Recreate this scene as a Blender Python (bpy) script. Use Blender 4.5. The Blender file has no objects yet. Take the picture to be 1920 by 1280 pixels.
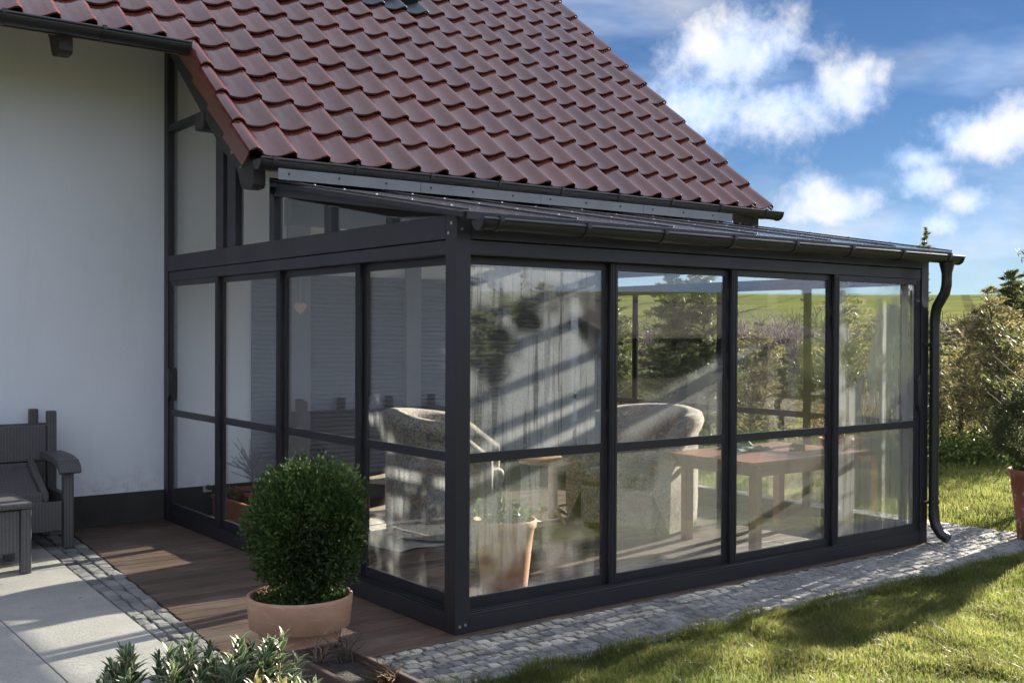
import bpy, math, random
import numpy as np
from mathutils import Vector, Matrix

random.seed(11)
rng = np.random.default_rng(11)
R = math.radians
scene = bpy.context.scene
col = scene.collection

# ------------------------------------------------------------------ camera
CAM = Vector((-3.4574, -5.0929, 1.7146))
YAW, PITCH, ROLL, FPX = 0.6476, -0.0092, 0.0042, 2049.9
fw = Vector((math.sin(YAW) * math.cos(PITCH), math.cos(YAW) * math.cos(PITCH), math.sin(PITCH)))
r0 = Vector((math.cos(YAW), -math.sin(YAW), 0))
u0 = r0.cross(fw)
rt = math.cos(ROLL) * r0 + math.sin(ROLL) * u0
up = -math.sin(ROLL) * r0 + math.cos(ROLL) * u0
cam_d = bpy.data.cameras.new('camera')
cam_d.sensor_width = 36.0
cam_d.lens = FPX / 1920 * 36.0
cam_d.clip_start = 0.05
cam_d.clip_end = 3000
cam = bpy.data.objects.new('camera', cam_d)
col.objects.link(cam)
m = Matrix((rt, up, -fw)).transposed().to_4x4()
m.translation = CAM
cam.matrix_world = m
scene.camera = cam


def project(p):
    d = Vector(p) - CAM
    z = d.dot(fw)
    if z < 0.05:
        return None
    return 960 + FPX * d.dot(rt) / z, 640 - FPX * d.dot(up) / z, z


# ------------------------------------------------------------------ world, sun, exposure
SUN_AZ = 79.5      # degrees from +Y towards +X
SUN_EL = 17.5
world = bpy.data.worlds.new('World')
scene.world = world
world.cycles.sampling_method = 'MANUAL'
world.cycles.sample_map_resolution = 512
world.use_nodes = True
WN, WL = world.node_tree.nodes, world.node_tree.links
WN.clear()


def wn(t, **k):
    n = WN.new(t)
    for a, b in k.items():
        setattr(n, a, b)
    return n


def wmath(op, a, b=None, c=None, clamp=False):
    n = WN.new('ShaderNodeMath')
    n.operation = op
    n.use_clamp = clamp
    for i, x in enumerate((a, b, c)):
        if x is None:
            continue
        if isinstance(x, (int, float)):
            n.inputs[i].default_value = x
        else:
            WL.new(x, n.inputs[i])
    return n.outputs[0]


sky = wn('ShaderNodeTexSky', sky_type='NISHITA', sun_disc=False)
sky.sun_elevation = R(SUN_EL)
sky.sun_rotation = R(SUN_AZ)
sky.altitude = 150
sky.air_density = 0.7
sky.dust_density = 0.0
sky.ozone_density = 3.0
wtc = wn('ShaderNodeTexCoord')


def wdot(vec, v):
    n = WN.new('ShaderNodeVectorMath')
    n.operation = 'DOT_PRODUCT'
    WL.new(vec, n.inputs[0])
    n.inputs[1].default_value = v
    return n.outputs['Value']


def wnoise(scale, detail=6, rough=0.55, vec=None, mapping=None):
    n = WN.new('ShaderNodeTexNoise')
    n.inputs['Scale'].default_value = scale
    n.inputs['Detail'].default_value = detail
    n.inputs['Roughness'].default_value = rough
    v = vec
    if mapping:
        mp = WN.new('ShaderNodeMapping')
        mp.inputs['Scale'].default_value = mapping[0]
        mp.inputs['Rotation'].default_value = mapping[1]
        WL.new(vec, mp.inputs['Vector'])
        v = mp.outputs[0]
    WL.new(v, n.inputs['Vector'])
    return n.outputs['Fac']


wdir = wtc.outputs['Generated']
# cumulus: (azimuth, elevation, half width, half height) in degrees
CUMULI = [(48.6, 13.9, 4.4, 2.9), (46.6, 11.4, 5.2, 3.0), (43.6, 9.0, 5.5, 2.4), (50.6, 11.2, 4.2, 2.0), (54.0, 11.9, 2.6, 1.9),
          (60.6, 9.4, 4.2, 1.5), (63.5, 10.0, 4.0, 1.7), (57.4, 8.5, 2.0, 1.0),
          (53.4, 6.3, 3.3, 1.35), (52.6, 7.1, 1.6, 1.0), (57.7, 7.4, 2.2, 1.4), (59.7, 6.3, 1.7, 1.0), (58.4, 5.3, 1.8, 1.0),
          (18, 14, 8, 3.0)]
field = None
for az, el, hw, hh in CUMULI:
    a, e = R(az), R(el)
    t = (math.cos(a) / math.radians(hw), -math.sin(a) / math.radians(hw), 0)
    u = (-math.sin(a) * math.sin(e) / R(hh), -math.cos(a) * math.sin(e) / R(hh), math.cos(e) / R(hh))
    c = (math.sin(a) * math.cos(e), math.cos(a) * math.cos(e), math.sin(e))
    A = wdot(wdir, t)
    B = wdot(wdir, u)
    F = wdot(wdir, c)
    d = wmath('SQRT', wmath('ADD', wmath('MULTIPLY', A, A), wmath('MULTIPLY', B, B)))
    d = wmath('ADD', d, wmath('MULTIPLY', wmath('LESS_THAN', F, 0.2), 50.0))
    f = wmath('SUBTRACT', 1.0, d)
    field = f if field is None else wmath('SMOOTH_MAX', field, f, 0.25)
n1 = wnoise(16, 5, 0.6, wdir)
n2 = wnoise(55, 4, 0.6, wdir)
nn = wmath('ADD', wmath('MULTIPLY', wmath('SUBTRACT', n1, 0.5), 1.9), wmath('MULTIPLY', wmath('SUBTRACT', n2, 0.5), 0.8))
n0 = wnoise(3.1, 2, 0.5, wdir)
away = wn('ShaderNodeMapRange', interpolation_type='SMOOTHSTEP')     # out of view, near-overcast cloud added to brighten the shaded wall
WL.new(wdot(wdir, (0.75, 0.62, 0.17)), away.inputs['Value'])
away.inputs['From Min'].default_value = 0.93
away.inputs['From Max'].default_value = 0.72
fill_cloud = wmath('MULTIPLY', wmath('SUBTRACT', n0, 0.22), wmath('MULTIPLY', away.outputs[0], 3.4))
fill_cloud = wmath('SUBTRACT', fill_cloud, wmath('MULTIPLY', wmath('SUBTRACT', 1.0, away.outputs[0]), 1.2))
dens = wmath('ADD', wmath('MAXIMUM', wmath('MAXIMUM', field, -1.2), fill_cloud), nn)
mr = wn('ShaderNodeMapRange', interpolation_type='SMOOTHSTEP')
WL.new(dens, mr.inputs['Value'])
mr.inputs['From Min'].default_value = -0.08
mr.inputs['From Max'].default_value = 0.90
cum = mr.outputs[0]
ci = wnoise(2.2, 5, 0.6, wdir, ((0.8, 1.6, 4.2), (R(18), R(24), R(-38))))
mr2 = wn('ShaderNodeMapRange', interpolation_type='SMOOTHSTEP')
WL.new(ci, mr2.inputs['Value'])
mr2.inputs['From Min'].default_value = 0.36
mr2.inputs['From Max'].default_value = 0.78
cirrus = wmath('MULTIPLY', mr2.outputs[0], 0.78)
# thin haze veil around the big cumulus, as one sees it
cloud = wmath('MAXIMUM', wmath('MULTIPLY', cum, 0.97), cirrus)
shade = wn('ShaderNodeMapRange')
WL.new(n1, shade.inputs['Value'])
shade.inputs['From Min'].default_value = 0.3
shade.inputs['From Max'].default_value = 0.75
shade.inputs['To Min'].default_value = 3.0
shade.inputs['To Max'].default_value = 3.1
ctint = wn('ShaderNodeMix', data_type='RGBA')          # sunlit cloud is white, its shaded parts blue grey
cf = wn('ShaderNodeMapRange')
WL.new(n1, cf.inputs['Value'])
cf.inputs['From Min'].default_value = 0.34
cf.inputs['From Max'].default_value = 0.66
WL.new(cf.outputs[0], ctint.inputs['Factor'])
ctint.inputs['A'].default_value = (0.68, 0.91, 1.36, 1)
ctint.inputs['B'].default_value = (0.985, 0.985, 1.01, 1)
ccol = wn('ShaderNodeVectorMath', operation='SCALE')
WL.new(ctint.outputs['Result'], ccol.inputs[0])
WL.new(shade.outputs[0], ccol.inputs['Scale'])
skyhs = wn('ShaderNodeHueSaturation')
skyhs.inputs['Saturation'].default_value = 1.10
skyhs.inputs['Hue'].default_value = 0.505
skyhs.inputs['Value'].default_value = 0.25
WL.new(sky.outputs[0], skyhs.inputs['Color'])
mixw = wn('ShaderNodeMix', data_type='RGBA')
WL.new(cloud, mixw.inputs['Factor'])
WL.new(skyhs.outputs[0], mixw.inputs['A'])
WL.new(ccol.outputs[0], mixw.inputs['B'])
bg = wn('ShaderNodeBackground')
bg.inputs['Strength'].default_value = 0.062
WL.new(mixw.outputs['Result'], bg.inputs['Color'])
wo = wn('ShaderNodeOutputWorld')
WL.new(bg.outputs[0], wo.inputs['Surface'])

sun_d = bpy.data.lights.new('sun', 'SUN')
sun_d.energy = 4.4
sun_d.angle = R(0.5)
sun_d.color = (1.0, 0.90, 0.76)
sun = bpy.data.objects.new('sun', sun_d)
col.objects.link(sun)
sdir = Vector((math.sin(R(SUN_AZ)) * math.cos(R(SUN_EL)), math.cos(R(SUN_AZ)) * math.cos(R(SUN_EL)), math.sin(R(SUN_EL))))
sun.rotation_euler = sdir.to_track_quat('Z', 'Y').to_euler()
sun.location = (30, 5, 14)

vs = scene.view_settings
vs.view_transform = 'Standard'
vs.look = 'None'
vs.gamma = 1.0
vs.exposure = 2.45
scene.render.engine = 'CYCLES'
cy = scene.cycles
cy.use_denoising = True
try:
    cy.denoiser = 'OPENIMAGEDENOISE'
    cy.denoising_input_passes = 'RGB_ALBEDO_NORMAL'
except Exception:
    pass
cy.use_adaptive_sampling = True
cy.adaptive_threshold = 0.03
cy.max_bounces = 6
cy.diffuse_bounces = 3
cy.glossy_bounces = 4
cy.transmission_bounces = 6
cy.transparent_max_bounces = 40
cy.caustics_reflective = False
cy.caustics_refractive = False
cy.sample_clamp_indirect = 6.0


# ------------------------------------------------------------------ helpers
class MB:
    def __init__(s):
        s.v, s.f, s.s = [], [], []

    def add(s, vs_, fs, smooth=False):
        o = len(s.v)
        s.v += [tuple(x) for x in vs_]
        s.f += [tuple(i + o for i in f) for f in fs]
        s.s += [smooth] * len(fs)
        return s

    def box(s, x0, x1, y0, y1, z0, z1):
        return s.add([(x0, y0, z0), (x1, y0, z0), (x1, y1, z0), (x0, y1, z0), (x0, y0, z1), (x1, y0, z1), (x1, y1, z1), (x0, y1, z1)],
                     [(0, 3, 2, 1), (4, 5, 6, 7), (0, 1, 5, 4), (1, 2, 6, 5), (2, 3, 7, 6), (3, 0, 4, 7)])

    def prism(s, poly, axis, a0, a1):
        """poly: list of 2D points, extruded along axis (0 x: (y,z); 1 y: (x,z); 2 z: (x,y))"""
        n = len(poly)

        def P(p, a):
            return [(a, p[0], p[1]), (p[0], a, p[1]), (p[0], p[1], a)][axis]
        vs_ = [P(p, a0) for p in poly] + [P(p, a1) for p in poly]
        fs = [tuple(range(n)), tuple(range(2 * n - 1, n - 1, -1))]
        fs += [(i, (i + 1) % n + 0, n + (i + 1) % n, n + i)[::-1] for i in range(n)]
        return s.add(vs_, fs)

    def tube(s, pts, rad, n=8, cap=True, smooth=True):
        pts = [Vector(p) for p in pts]
        if not hasattr(rad, '__len__'):
            rad = [rad] * len(pts)
        vs_, fs = [], []
        ref = None
        for i, p in enumerate(pts):
            if i == 0:
                d = pts[1] - pts[0]
            elif i == len(pts) - 1:
                d = pts[-1] - pts[-2]
            else:
                d = (pts[i + 1] - pts[i]).normalized() + (pts[i] - pts[i - 1]).normalized()
            d.normalize()
            if ref is None:
                ref = d.orthogonal().normalized()
            a = (ref - d * ref.dot(d))
            if a.length < 1e-5:
                a = d.orthogonal()
            a.normalize()
            ref = a
            b = d.cross(a)
            for k in range(n):
                t = 2 * math.pi * k / n
                vs_.append(p + (a * math.cos(t) + b * math.sin(t)) * rad[i])
        for i in range(len(pts) - 1):
            for k in range(n):
                k2 = (k + 1) % n
                fs.append((i * n + k, i * n + k2, (i + 1) * n + k2, (i + 1) * n + k))
        s.add(vs_, fs, smooth)
        if cap:
            o = len(pts) - 1
            s.add([vs_[k] for k in range(n)], [tuple(range(n - 1, -1, -1))])
            s.add([vs_[o * n + k] for k in range(n)], [tuple(range(n))])
        return s

    def lathe(s, prof, c=(0, 0, 0), n=28, smooth=True, squash=1.0):
        vs_, fs = [], []
        for r_, z in prof:
            for k in range(n):
                t = 2 * math.pi * k / n
                vs_.append((c[0] + r_ * math.cos(t), c[1] + r_ * math.sin(t) * squash, c[2] + z))
        for i in range(len(prof) - 1):
            for k in range(n):
                k2 = (k + 1) % n
                fs.append((i * n + k, i * n + k2, (i + 1) * n + k2, (i + 1) * n + k))
        return s.add(vs_, fs, smooth)

    def mesh(s, name, mat):
        me = bpy.data.meshes.new(name)
        me.from_pydata(s.v, [], s.f)
        me.polygons.foreach_set('use_smooth', s.s)
        if mat:
            me.materials.append(mat)
        me.update()
        return me

    def build(s, name, mat, parent=None, bevel=0, seg=2):
        return obj(name, s.mesh(name, mat), parent, bevel, seg)


def obj(name, me, parent=None, bevel=0, seg=2):
    o = bpy.data.objects.new(name, me)
    col.objects.link(o)
    if parent is not None:
        o.parent = parent
        # vertices are written in the frame of the outermost parent
    if bevel:
        b = o.modifiers.new('bevel', 'BEVEL')
        b.width = bevel
        b.segments = seg
        b.limit_method = 'ANGLE'
        b.angle_limit = R(40)
        b.harden_normals = False
    return o


def tag(o, label=None, cat=None, group=None, kind=None):
    if label:
        o['label'] = label
    if cat:
        o['category'] = cat
    if group:
        o['group'] = group
    if kind:
        o['kind'] = kind
    return o


def thing(name, label, cat, loc=(0, 0, 0), rz=0, group=None):
    o = bpy.data.objects.new(name, None)
    o.empty_display_size = 0.2
    col.objects.link(o)
    o.location = loc
    o.rotation_euler = (0, 0, rz)
    return tag(o, label, cat, group)


def copy_tree(o, parent=None):
    c = o.copy()
    col.objects.link(c)
    if parent is not None:
        c.parent = parent
    for ch in list(o.children):
        copy_tree(ch, c)
    return c


def box(*a):
    return MB().box(*a)


def leaf_mesh(name, C, D, L, W, mat, fold=0.25, nrm=None):
    """many small rhombic leaves; C centres, D directions (N,3); L, W arrays"""
    N = len(C)
    D = D / (np.linalg.norm(D, axis=1, keepdims=True) + 1e-9)
    rv = rng.normal(size=(N, 3)) if nrm is None else nrm + 0.5 * rng.normal(size=(N, 3))
    S = np.cross(D, rv)
    S /= (np.linalg.norm(S, axis=1, keepdims=True) + 1e-9)
    Nn = np.cross(S, D)
    L = np.asarray(L).reshape(-1, 1) * np.ones((N, 1))
    W = np.asarray(W).reshape(-1, 1) * np.ones((N, 1))
    V = np.empty((N, 4, 3))
    V[:, 0] = C - D * L * 0.5
    V[:, 1] = C + S * W * 0.5 + Nn * W * fold
    V[:, 2] = C + D * L * 0.5
    V[:, 3] = C - S * W * 0.5 + Nn * W * fold
    me = bpy.data.meshes.new(name)
    me.vertices.add(N * 4)
    me.vertices.foreach_set('co', V.reshape(-1))
    me.loops.add(N * 4)
    me.loops.foreach_set('vertex_index', np.arange(N * 4, dtype=np.int32))
    me.polygons.add(N)
    me.polygons.foreach_set('loop_start', np.arange(0, N * 4, 4, dtype=np.int32))
    me.polygons.foreach_set('loop_total', np.full(N, 4, dtype=np.int32))
    at = me.attributes.new('rnd', 'FLOAT', 'POINT')
    at.data.foreach_set('value', np.repeat(rng.random(N), 4).astype(np.float32))
    me.materials.append(mat)
    me.update(calc_edges=True)
    return me


# ------------------------------------------------------------------ materials
class NT:
    def __init__(s, name):
        s.m = bpy.data.materials.new(name)
        s.m.use_nodes = True
        s.n = s.m.node_tree.nodes
        s.l = s.m.node_tree.links
        s.n.clear()
        s.out = s.n.new('ShaderNodeOutputMaterial')

    def node(s, t, **k):
        n = s.n.new(t)
        for a, b in k.items():
            setattr(n, a, b)
        return n

    def set(s, sock, x):
        if x is None:
            return
        if isinstance(x, bpy.types.NodeSocket):
            s.l.new(x, sock)
        else:
            if sock.type == 'RGBA' and len(x) == 3:
                x = (*x, 1)
            sock.default_value = x

    def math(s, op, a, b=None, c=None, clamp=False):
        n = s.node('ShaderNodeMath', operation=op, use_clamp=clamp)
        for i, x in enumerate((a, b, c)):
            s.set(n.inputs[i], x)
        return n.outputs[0]

    def coords(s, kind='Object'):
        if kind == 'World':
            return s.node('ShaderNodeNewGeometry').outputs['Position']
        return s.node('ShaderNodeTexCoord').outputs[kind]

    def mapping(s, vec, scale=(1, 1, 1), rot=(0, 0, 0), loc=(0, 0, 0)):
        n = s.node('ShaderNodeMapping')
        s.set(n.inputs['Vector'], vec)
        n.inputs['Scale'].default_value = scale
        n.inputs['Rotation'].default_value = rot
        s.set(n.inputs['Location'], loc)
        return n.outputs[0]

    def noise(s, vec, scale, detail=4, rough=0.55, dist=0.0):
        n = s.node('ShaderNodeTexNoise')
        s.set(n.inputs['Vector'], vec)
        n.inputs['Scale'].default_value = scale
        n.inputs['Detail'].default_value = detail
        n.inputs['Roughness'].default_value = rough
        n.inputs['Distortion'].default_value = dist
        return n.outputs['Fac']

    def voronoi(s, vec, scale, feature='F1', out='Distance'):
        n = s.node('ShaderNodeTexVoronoi', feature=feature)
        s.set(n.inputs['Vector'], vec)
        n.inputs['Scale'].default_value = scale
        return n.outputs[out]

    def wave(s, vec, scale, direction='X', dist=0.0, dscale=1.0, profile='SIN'):
        n = s.node('ShaderNodeTexWave', wave_type='BANDS', bands_direction=direction, wave_profile=profile)
        s.set(n.inputs['Vector'], vec)
        n.inputs['Scale'].default_value = scale
        n.inputs['Distortion'].default_value = dist
        n.inputs['Detail Scale'].default_value = dscale
        return n.outputs['Fac']

    def step(s, x, lo, hi, a=0.0, b=1.0):
        n = s.node('ShaderNodeMapRange', interpolation_type='SMOOTHSTEP')
        s.set(n.inputs['Value'], x)
        n.inputs['From Min'].default_value = lo
        n.inputs['From Max'].default_value = hi
        n.inputs['To Min'].default_value = a
        n.inputs['To Max'].default_value = b
        return n.outputs[0]

    def mix(s, f, a, b):
        n = s.node('ShaderNodeMix', data_type='RGBA')
        s.set(n.inputs['Factor'], f)
        s.set(n.inputs['A'], a)
        s.set(n.inputs['B'], b)
        return n.outputs['Result']

    def scale(s, colr, f):
        n = s.node('ShaderNodeVectorMath', operation='SCALE')
        s.set(n.inputs[0], colr if isinstance(colr, bpy.types.NodeSocket) else colr[:3])
        s.set(n.inputs['Scale'], f)
        return n.outputs[0]

    def bump(s, h, strength=0.3, dist=0.01, normal=None):
        n = s.node('ShaderNodeBump')
        s.set(n.inputs['Height'], h)
        n.inputs['Strength'].default_value = strength
        n.inputs['Distance'].default_value = dist
        if normal is not None:
            s.l.new(normal, n.inputs['Normal'])
        return n.outputs[0]

    def bsdf(s, color, rough=0.5, normal=None, metallic=0.0, spec=0.5, coat=0.0, coatr=0.1, sheen=0.0):
        n = s.node('ShaderNodeBsdfPrincipled')
        s.set(n.inputs['Base Color'], color)
        s.set(n.inputs['Roughness'], rough)
        s.set(n.inputs['Metallic'], metallic)
        s.set(n.inputs['Specular IOR Level'], spec)
        s.set(n.inputs['Coat Weight'], coat)
        s.set(n.inputs['Coat Roughness'], coatr)
        s.set(n.inputs['Sheen Weight'], sheen)
        if normal is not None:
            s.l.new(normal, n.inputs['Normal'])
        return n.outputs[0]

    def random(s):
        return s.node('ShaderNodeObjectInfo').outputs['Random']

    def attr(s, name):
        return s.node('ShaderNodeAttribute', attribute_name=name).outputs['Fac']

    def done(s, shader):
        s.l.new(shader, s.out.inputs['Surface'])
        return s.m


def simple(name, c1, c2=None, scale=8, rough=0.5, bump=0.0, bscale=60, bdist=0.004, metallic=0.0, spec=0.5, stretch=(1, 1, 1),
           rand=0.0, coat=0.0, sp=0.0, coords='Object', rvar=0.1):
    t = NT(name)
    v = t.coords(coords)
    v = t.mapping(v, stretch)
    n = t.noise(v, scale, 5, 0.6)
    c = t.mix(t.step(n, 0.3, 0.72), c1, c2 or c1)
    if sp:
        c = t.mix(t.math('MULTIPLY', t.step(t.noise(v, scale * 22, 2), 0.5, 0.62), sp), c, tuple(min(1, x * 1.9 + .03) for x in c1))
    if rand:
        c = t.scale(c, t.math('ADD', t.math('MULTIPLY', t.random(), rand * 2), 1 - rand))
    rr = t.math('ADD', t.math('MULTIPLY', t.math('SUBTRACT', n, 0.5), rvar * 2), rough)
    nb = None
    if bump:
        nb = t.bump(t.noise(v, bscale, 5, 0.6), bump, bdist)
    return t.done(t.bsdf(c, rr, nb, metallic, spec, coat))


M = {}
# stucco wall
t = NT('stucco')
v = t.coords('World')
big = t.noise(v, 0.9, 4)
c = t.mix(t.step(big, .3, .7), (0.79, 0.815, 0.87), (0.84, 0.86, 0.90))
h = t.math('ADD', t.noise(v, 90, 6, 0.7), t.math('MULTIPLY', t.noise(t.mapping(v, (3, 3, 14)), 12, 4), 0.7))
c = t.mix(t.step(t.noise(t.mapping(v, (2.2, 2.2, .35)), 2.0, 6, .65), .52, .78, 0, .22), c, (0.64, 0.63, 0.61))
sepw = t.node('ShaderNodeSeparateXYZ')
t.l.new(v, sepw.inputs[0])
splash = t.math('MULTIPLY', t.step(sepw.outputs['Z'], .62, .26), t.step(t.noise(v, 11, 6, .75), .42, .72))
c = t.mix(t.math('MULTIPLY', splash, .40), c, (0.36, 0.33, 0.29))
M['stucco'] = t.done(t.bsdf(c, 0.85, t.bump(h, 0.6, 0.006), spec=0.2))
M['plinth'] = simple('plinth', (0.035, 0.030, 0.028), (0.05, 0.045, 0.04), 6, 0.8, 0.5, 120, 0.004, coords='World')
# roof tile
t = NT('roof_tile')
v = t.coords('Object')
n = t.noise(v, 9, 5, 0.6)
rnd = t.random()
c = t.mix(t.step(n, .3, .75), (0.106, 0.026, 0.019), (0.145, 0.038, 0.026))
c = t.scale(c, t.math('ADD', t.math('MULTIPLY', rnd, 0.34), 0.84))
lich = t.step(t.noise(t.coords('World'), 46, 4, .7), .63, .70)
c = t.mix(t.math('MULTIPLY', lich, .6), c, (0.20, 0.16, 0.12))
dirt = t.step(t.noise(t.mapping(t.coords('World'), (1, 1, 1)), 14, 6, .7), .56, .74)
c = t.mix(t.math('MULTIPLY', dirt, .45), c, (0.045, 0.035, 0.03))
rr = t.math('ADD', t.math('MULTIPLY', n, 0.14), 0.12)
M['tile'] = t.done(t.bsdf(c, rr, t.bump(t.noise(v, 120, 4), 0.05, 0.002), spec=.7, coat=.4, coatr=.08))
# metals and frames
t = NT('frame_metal')
v = t.coords('World')
n = t.noise(v, 3, 5)
dust = t.math('MAXIMUM', t.step(t.noise(v, 25, 6, .7), .5, .8), t.math('MULTIPLY', t.step(t.noise(t.mapping(v, (30, 30, 1.2)), 1.2, 5, .7), .56, .74), .8))
c = t.mix(t.math('MULTIPLY', dust, .35), (0.020, 0.019, 0.025), (0.048, 0.046, 0.050))
M['frame'] = t.done(t.bsdf(c, t.math('ADD', t.math('MULTIPLY', n, .25), .30), t.bump(t.noise(v, 700, 2), .06, .001), spec=0.5))
t = NT('gutter_metal')
v = t.coords('World')
n = t.noise(v, 5, 5)
c = t.mix(t.math('MULTIPLY', t.step(t.noise(t.mapping(v, (1, 1, 8)), 9, 6, .7), .5, .8), .5), (0.020, 0.019, 0.021), (0.055, 0.050, 0.047))
M['gutter'] = t.done(t.bsdf(c, t.math('ADD', t.math('MULTIPLY', n, .25), .22), t.bump(n, .05, .01), spec=0.6))
M['timber'] = simple('dark_timber', (0.022, 0.018, 0.017), (0.036, 0.029, 0.026), 7, 0.6, 0.35, 40, .004, stretch=(1, 1, 6), coords='World')
M['screw'] = simple('screw_steel', (0.55, 0.55, 0.56), None, 8, 0.3, metallic=0.9)
M['white_metal'] = simple('white_fascia', (0.20, 0.21, 0.22), (0.26, 0.27, 0.28), 3, 0.45, coords='World')
M['ceiling'] = simple('ceiling_board', (0.62, 0.60, 0.57), (0.68, 0.66, 0.63), 3, 0.7, coords='World')
M['lead'] = simple('lead_flashing', (0.05, 0.06, 0.075), (0.08, 0.09, 0.105), 9, 0.45, .2, 40)
M['shutter'] = simple('shutter', (0.115, 0.122, 0.15), (0.14, 0.147, 0.175), 2, 0.5, coords='World')
M['pilaster'] = simple('pilaster', (0.19, 0.20, 0.23), (0.22, 0.23, 0.26), 2, 0.7, coords='World')
M['plastic_white'] = simple('white_plastic', (0.75, 0.75, 0.74), None, 4, 0.35)


# glass: thin pane, mirror-like at grazing angles, condensation by amount
def glass(name, fog=0.0, seed=0.0, low=0.5, tint=(0.965, 0.98, 0.975), wet=0.0, lo=.50, drip=1.0, sunlit_smear=0.0):
    t = NT(name)
    lw = t.node('ShaderNodeLayerWeight')
    lw.inputs['Blend'].default_value = 0.5
    p5 = t.math('POWER', lw.outputs['Facing'], 5.0)
    F = t.math('ADD', t.math('MULTIPLY', p5, 0.90), 0.085)
    tr = t.node('ShaderNodeBsdfTransparent')
    tr.inputs['Color'].default_value = (*tint, 1)
    gl = t.node('ShaderNodeBsdfGlossy')
    gl.inputs['Roughness'].default_value = 0.0
    gl.inputs['Color'].default_value = (0.96, 0.98, 1, 1)
    v = t.coords('World')
    if wet:
        gl.inputs['Roughness'].default_value = 0.12
        t.l.new(t.bump(t.noise(v, 130, 4, .7), wet, .004), gl.inputs['Normal'])
    else:
        t.l.new(t.bump(t.noise(v, 1.1, 1), .004, .03), gl.inputs['Normal'])
    mx = t.node('ShaderNodeMixShader')
    t.l.new(F, mx.inputs[0])
    t.l.new(tr.outputs[0], mx.inputs[1])
    t.l.new(gl.outputs[0], mx.inputs[2])
    sh = mx.outputs[0]
    if fog:
        vs_ = t.mapping(v, (1, 1, 1), (0, 0, 0), (seed * 3.7, seed * 1.9, seed))
        big = t.noise(vs_, 1.25, 3, .55)
        sep = t.node('ShaderNodeSeparateXYZ')
        t.l.new(v, sep.inputs[0])
        g = t.step(sep.outputs['Z'], 0.15, 2.1, low, -0.12)
        base = t.step(t.math('ADD', big, t.math('MULTIPLY', g, .30)), lo, lo + .13)
        st = t.noise(t.mapping(vs_, (13, 13, 0.55)), 1.6, 5, .55)
        streak = t.step(st, .52, .60)
        thin = t.noise(t.mapping(vs_, (60, 60, 1.1)), 1.6, 3, .5)
        streak2 = t.step(thin, .60, .66)
        k = t.math('SUBTRACT', 1.0, t.math('MULTIPLY', streak, .55 * drip))
        k = t.math('MULTIPLY', k, t.math('SUBTRACT', 1.0, t.math('MULTIPLY', streak2, .40 * drip)))
        drops = t.step(t.noise(v, 150, 3, .7), .36, .66, .72, 1.12)
        fogv = t.math('MULTIPLY', t.math('MULTIPLY', base, k), t.math('MULTIPLY', drops, fog), clamp=True)
        if sunlit_smear:      # wiped, half dried band rising right; a sunlit stripe put in as fog
            ln_ = t.math('SUBTRACT', sep.outputs['Z'], t.math('ADD', t.math('MULTIPLY', sep.outputs['X'], .40), .53))
            ln_ = t.math('ADD', ln_, t.math('MULTIPLY', t.math('SUBTRACT', t.noise(v, 3, 3), .5), .10))
            bd = t.step(t.math('ABSOLUTE', ln_), .16, .02)
            bd = t.math('MULTIPLY', bd, t.math('MULTIPLY', t.step(sep.outputs['X'], 1.25, 1.45), t.step(sep.outputs['X'], 2.85, 2.3)))
            fogv = t.math('MAXIMUM', fogv, t.math('MULTIPLY', bd, sunlit_smear))
        tl = t.node('ShaderNodeBsdfTranslucent')
        tl.inputs['Color'].default_value = (0.78, 0.80, 0.80, 1)
        df = t.node('ShaderNodeBsdfDiffuse')
        df.inputs['Color'].default_value = (0.50, 0.52, 0.53, 1)
        m2 = t.node('ShaderNodeMixShader')
        m2.inputs[0].default_value = .42
        t.l.new(tl.outputs[0], m2.inputs[1])
        t.l.new(df.outputs[0], m2.inputs[2])
        m3 = t.node('ShaderNodeMixShader')
        t.l.new(fogv, m3.inputs[0])
        t.l.new(sh, m3.inputs[1])
        t.l.new(m2.outputs[0], m3.inputs[2])
        sh = m3.outputs[0]
    return t.done(sh)


M['glass'] = glass('clear_glass')
M['glass_roof'] = glass('wet_roof_glass', wet=.35)
FOGLOW = [glass('fogged_low_a', .42, 3.1, .5, lo=.50, drip=.8), glass('fogged_low_b', .28, 2.1, .75, lo=.48, drip=.35),
          glass('fogged_low_c', .25, 4.4, .7, lo=.50, drip=.35), glass('fogged_low_d', .62, 7.7, .4, lo=.38, drip=.6)]
FOGF = [glass('fogged_glass_a', .78, 1.3, .22, lo=.36), glass('fogged_glass_b', .34, 2.1, .75, lo=.58, sunlit_smear=.34), glass('fogged_glass_c', .34, 4.4, .7, lo=.60, sunlit_smear=.34),
        glass('fogged_glass_d', .78, 6.2, .6, lo=.38)]
M['fog_left'] = glass('fogged_glass_e', .30, 8.2, .6, lo=.60)

# wood
t = NT('deck_wood')
v = t.coords('World')
rnd = t.random()
off = t.node('ShaderNodeCombineXYZ')
t.l.new(t.math('MULTIPLY', rnd, 37.0), off.inputs[0])
vv = t.mapping(v, (0.7, 9, 9), (0, 0, 0), off.outputs[0])
gr = t.noise(vv, 5, 6, .65, .4)
c = t.mix(t.step(gr, .3, .7), (0.062, 0.038, 0.027), (0.135, 0.088, 0.064))
c = t.mix(t.step(t.noise(v, 2.2, 4), .5, .75), c, (0.15, 0.115, 0.092))
c = t.scale(c, t.math('ADD', t.math('MULTIPLY', rnd, .5), .75))
gro = t.wave(v, 22.0, 'Y', 0.4, 2)
h = t.math('ADD', t.math('MULTIPLY', gro, .5), t.math('MULTIPLY', gr, .8))
M['deck'] = t.done(t.bsdf(c, t.math('ADD', t.math('MULTIPLY', gr, .3), .38), t.bump(h, .5, .004), spec=.4))
t = NT('table_wood')
v = t.coords('Object')
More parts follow.
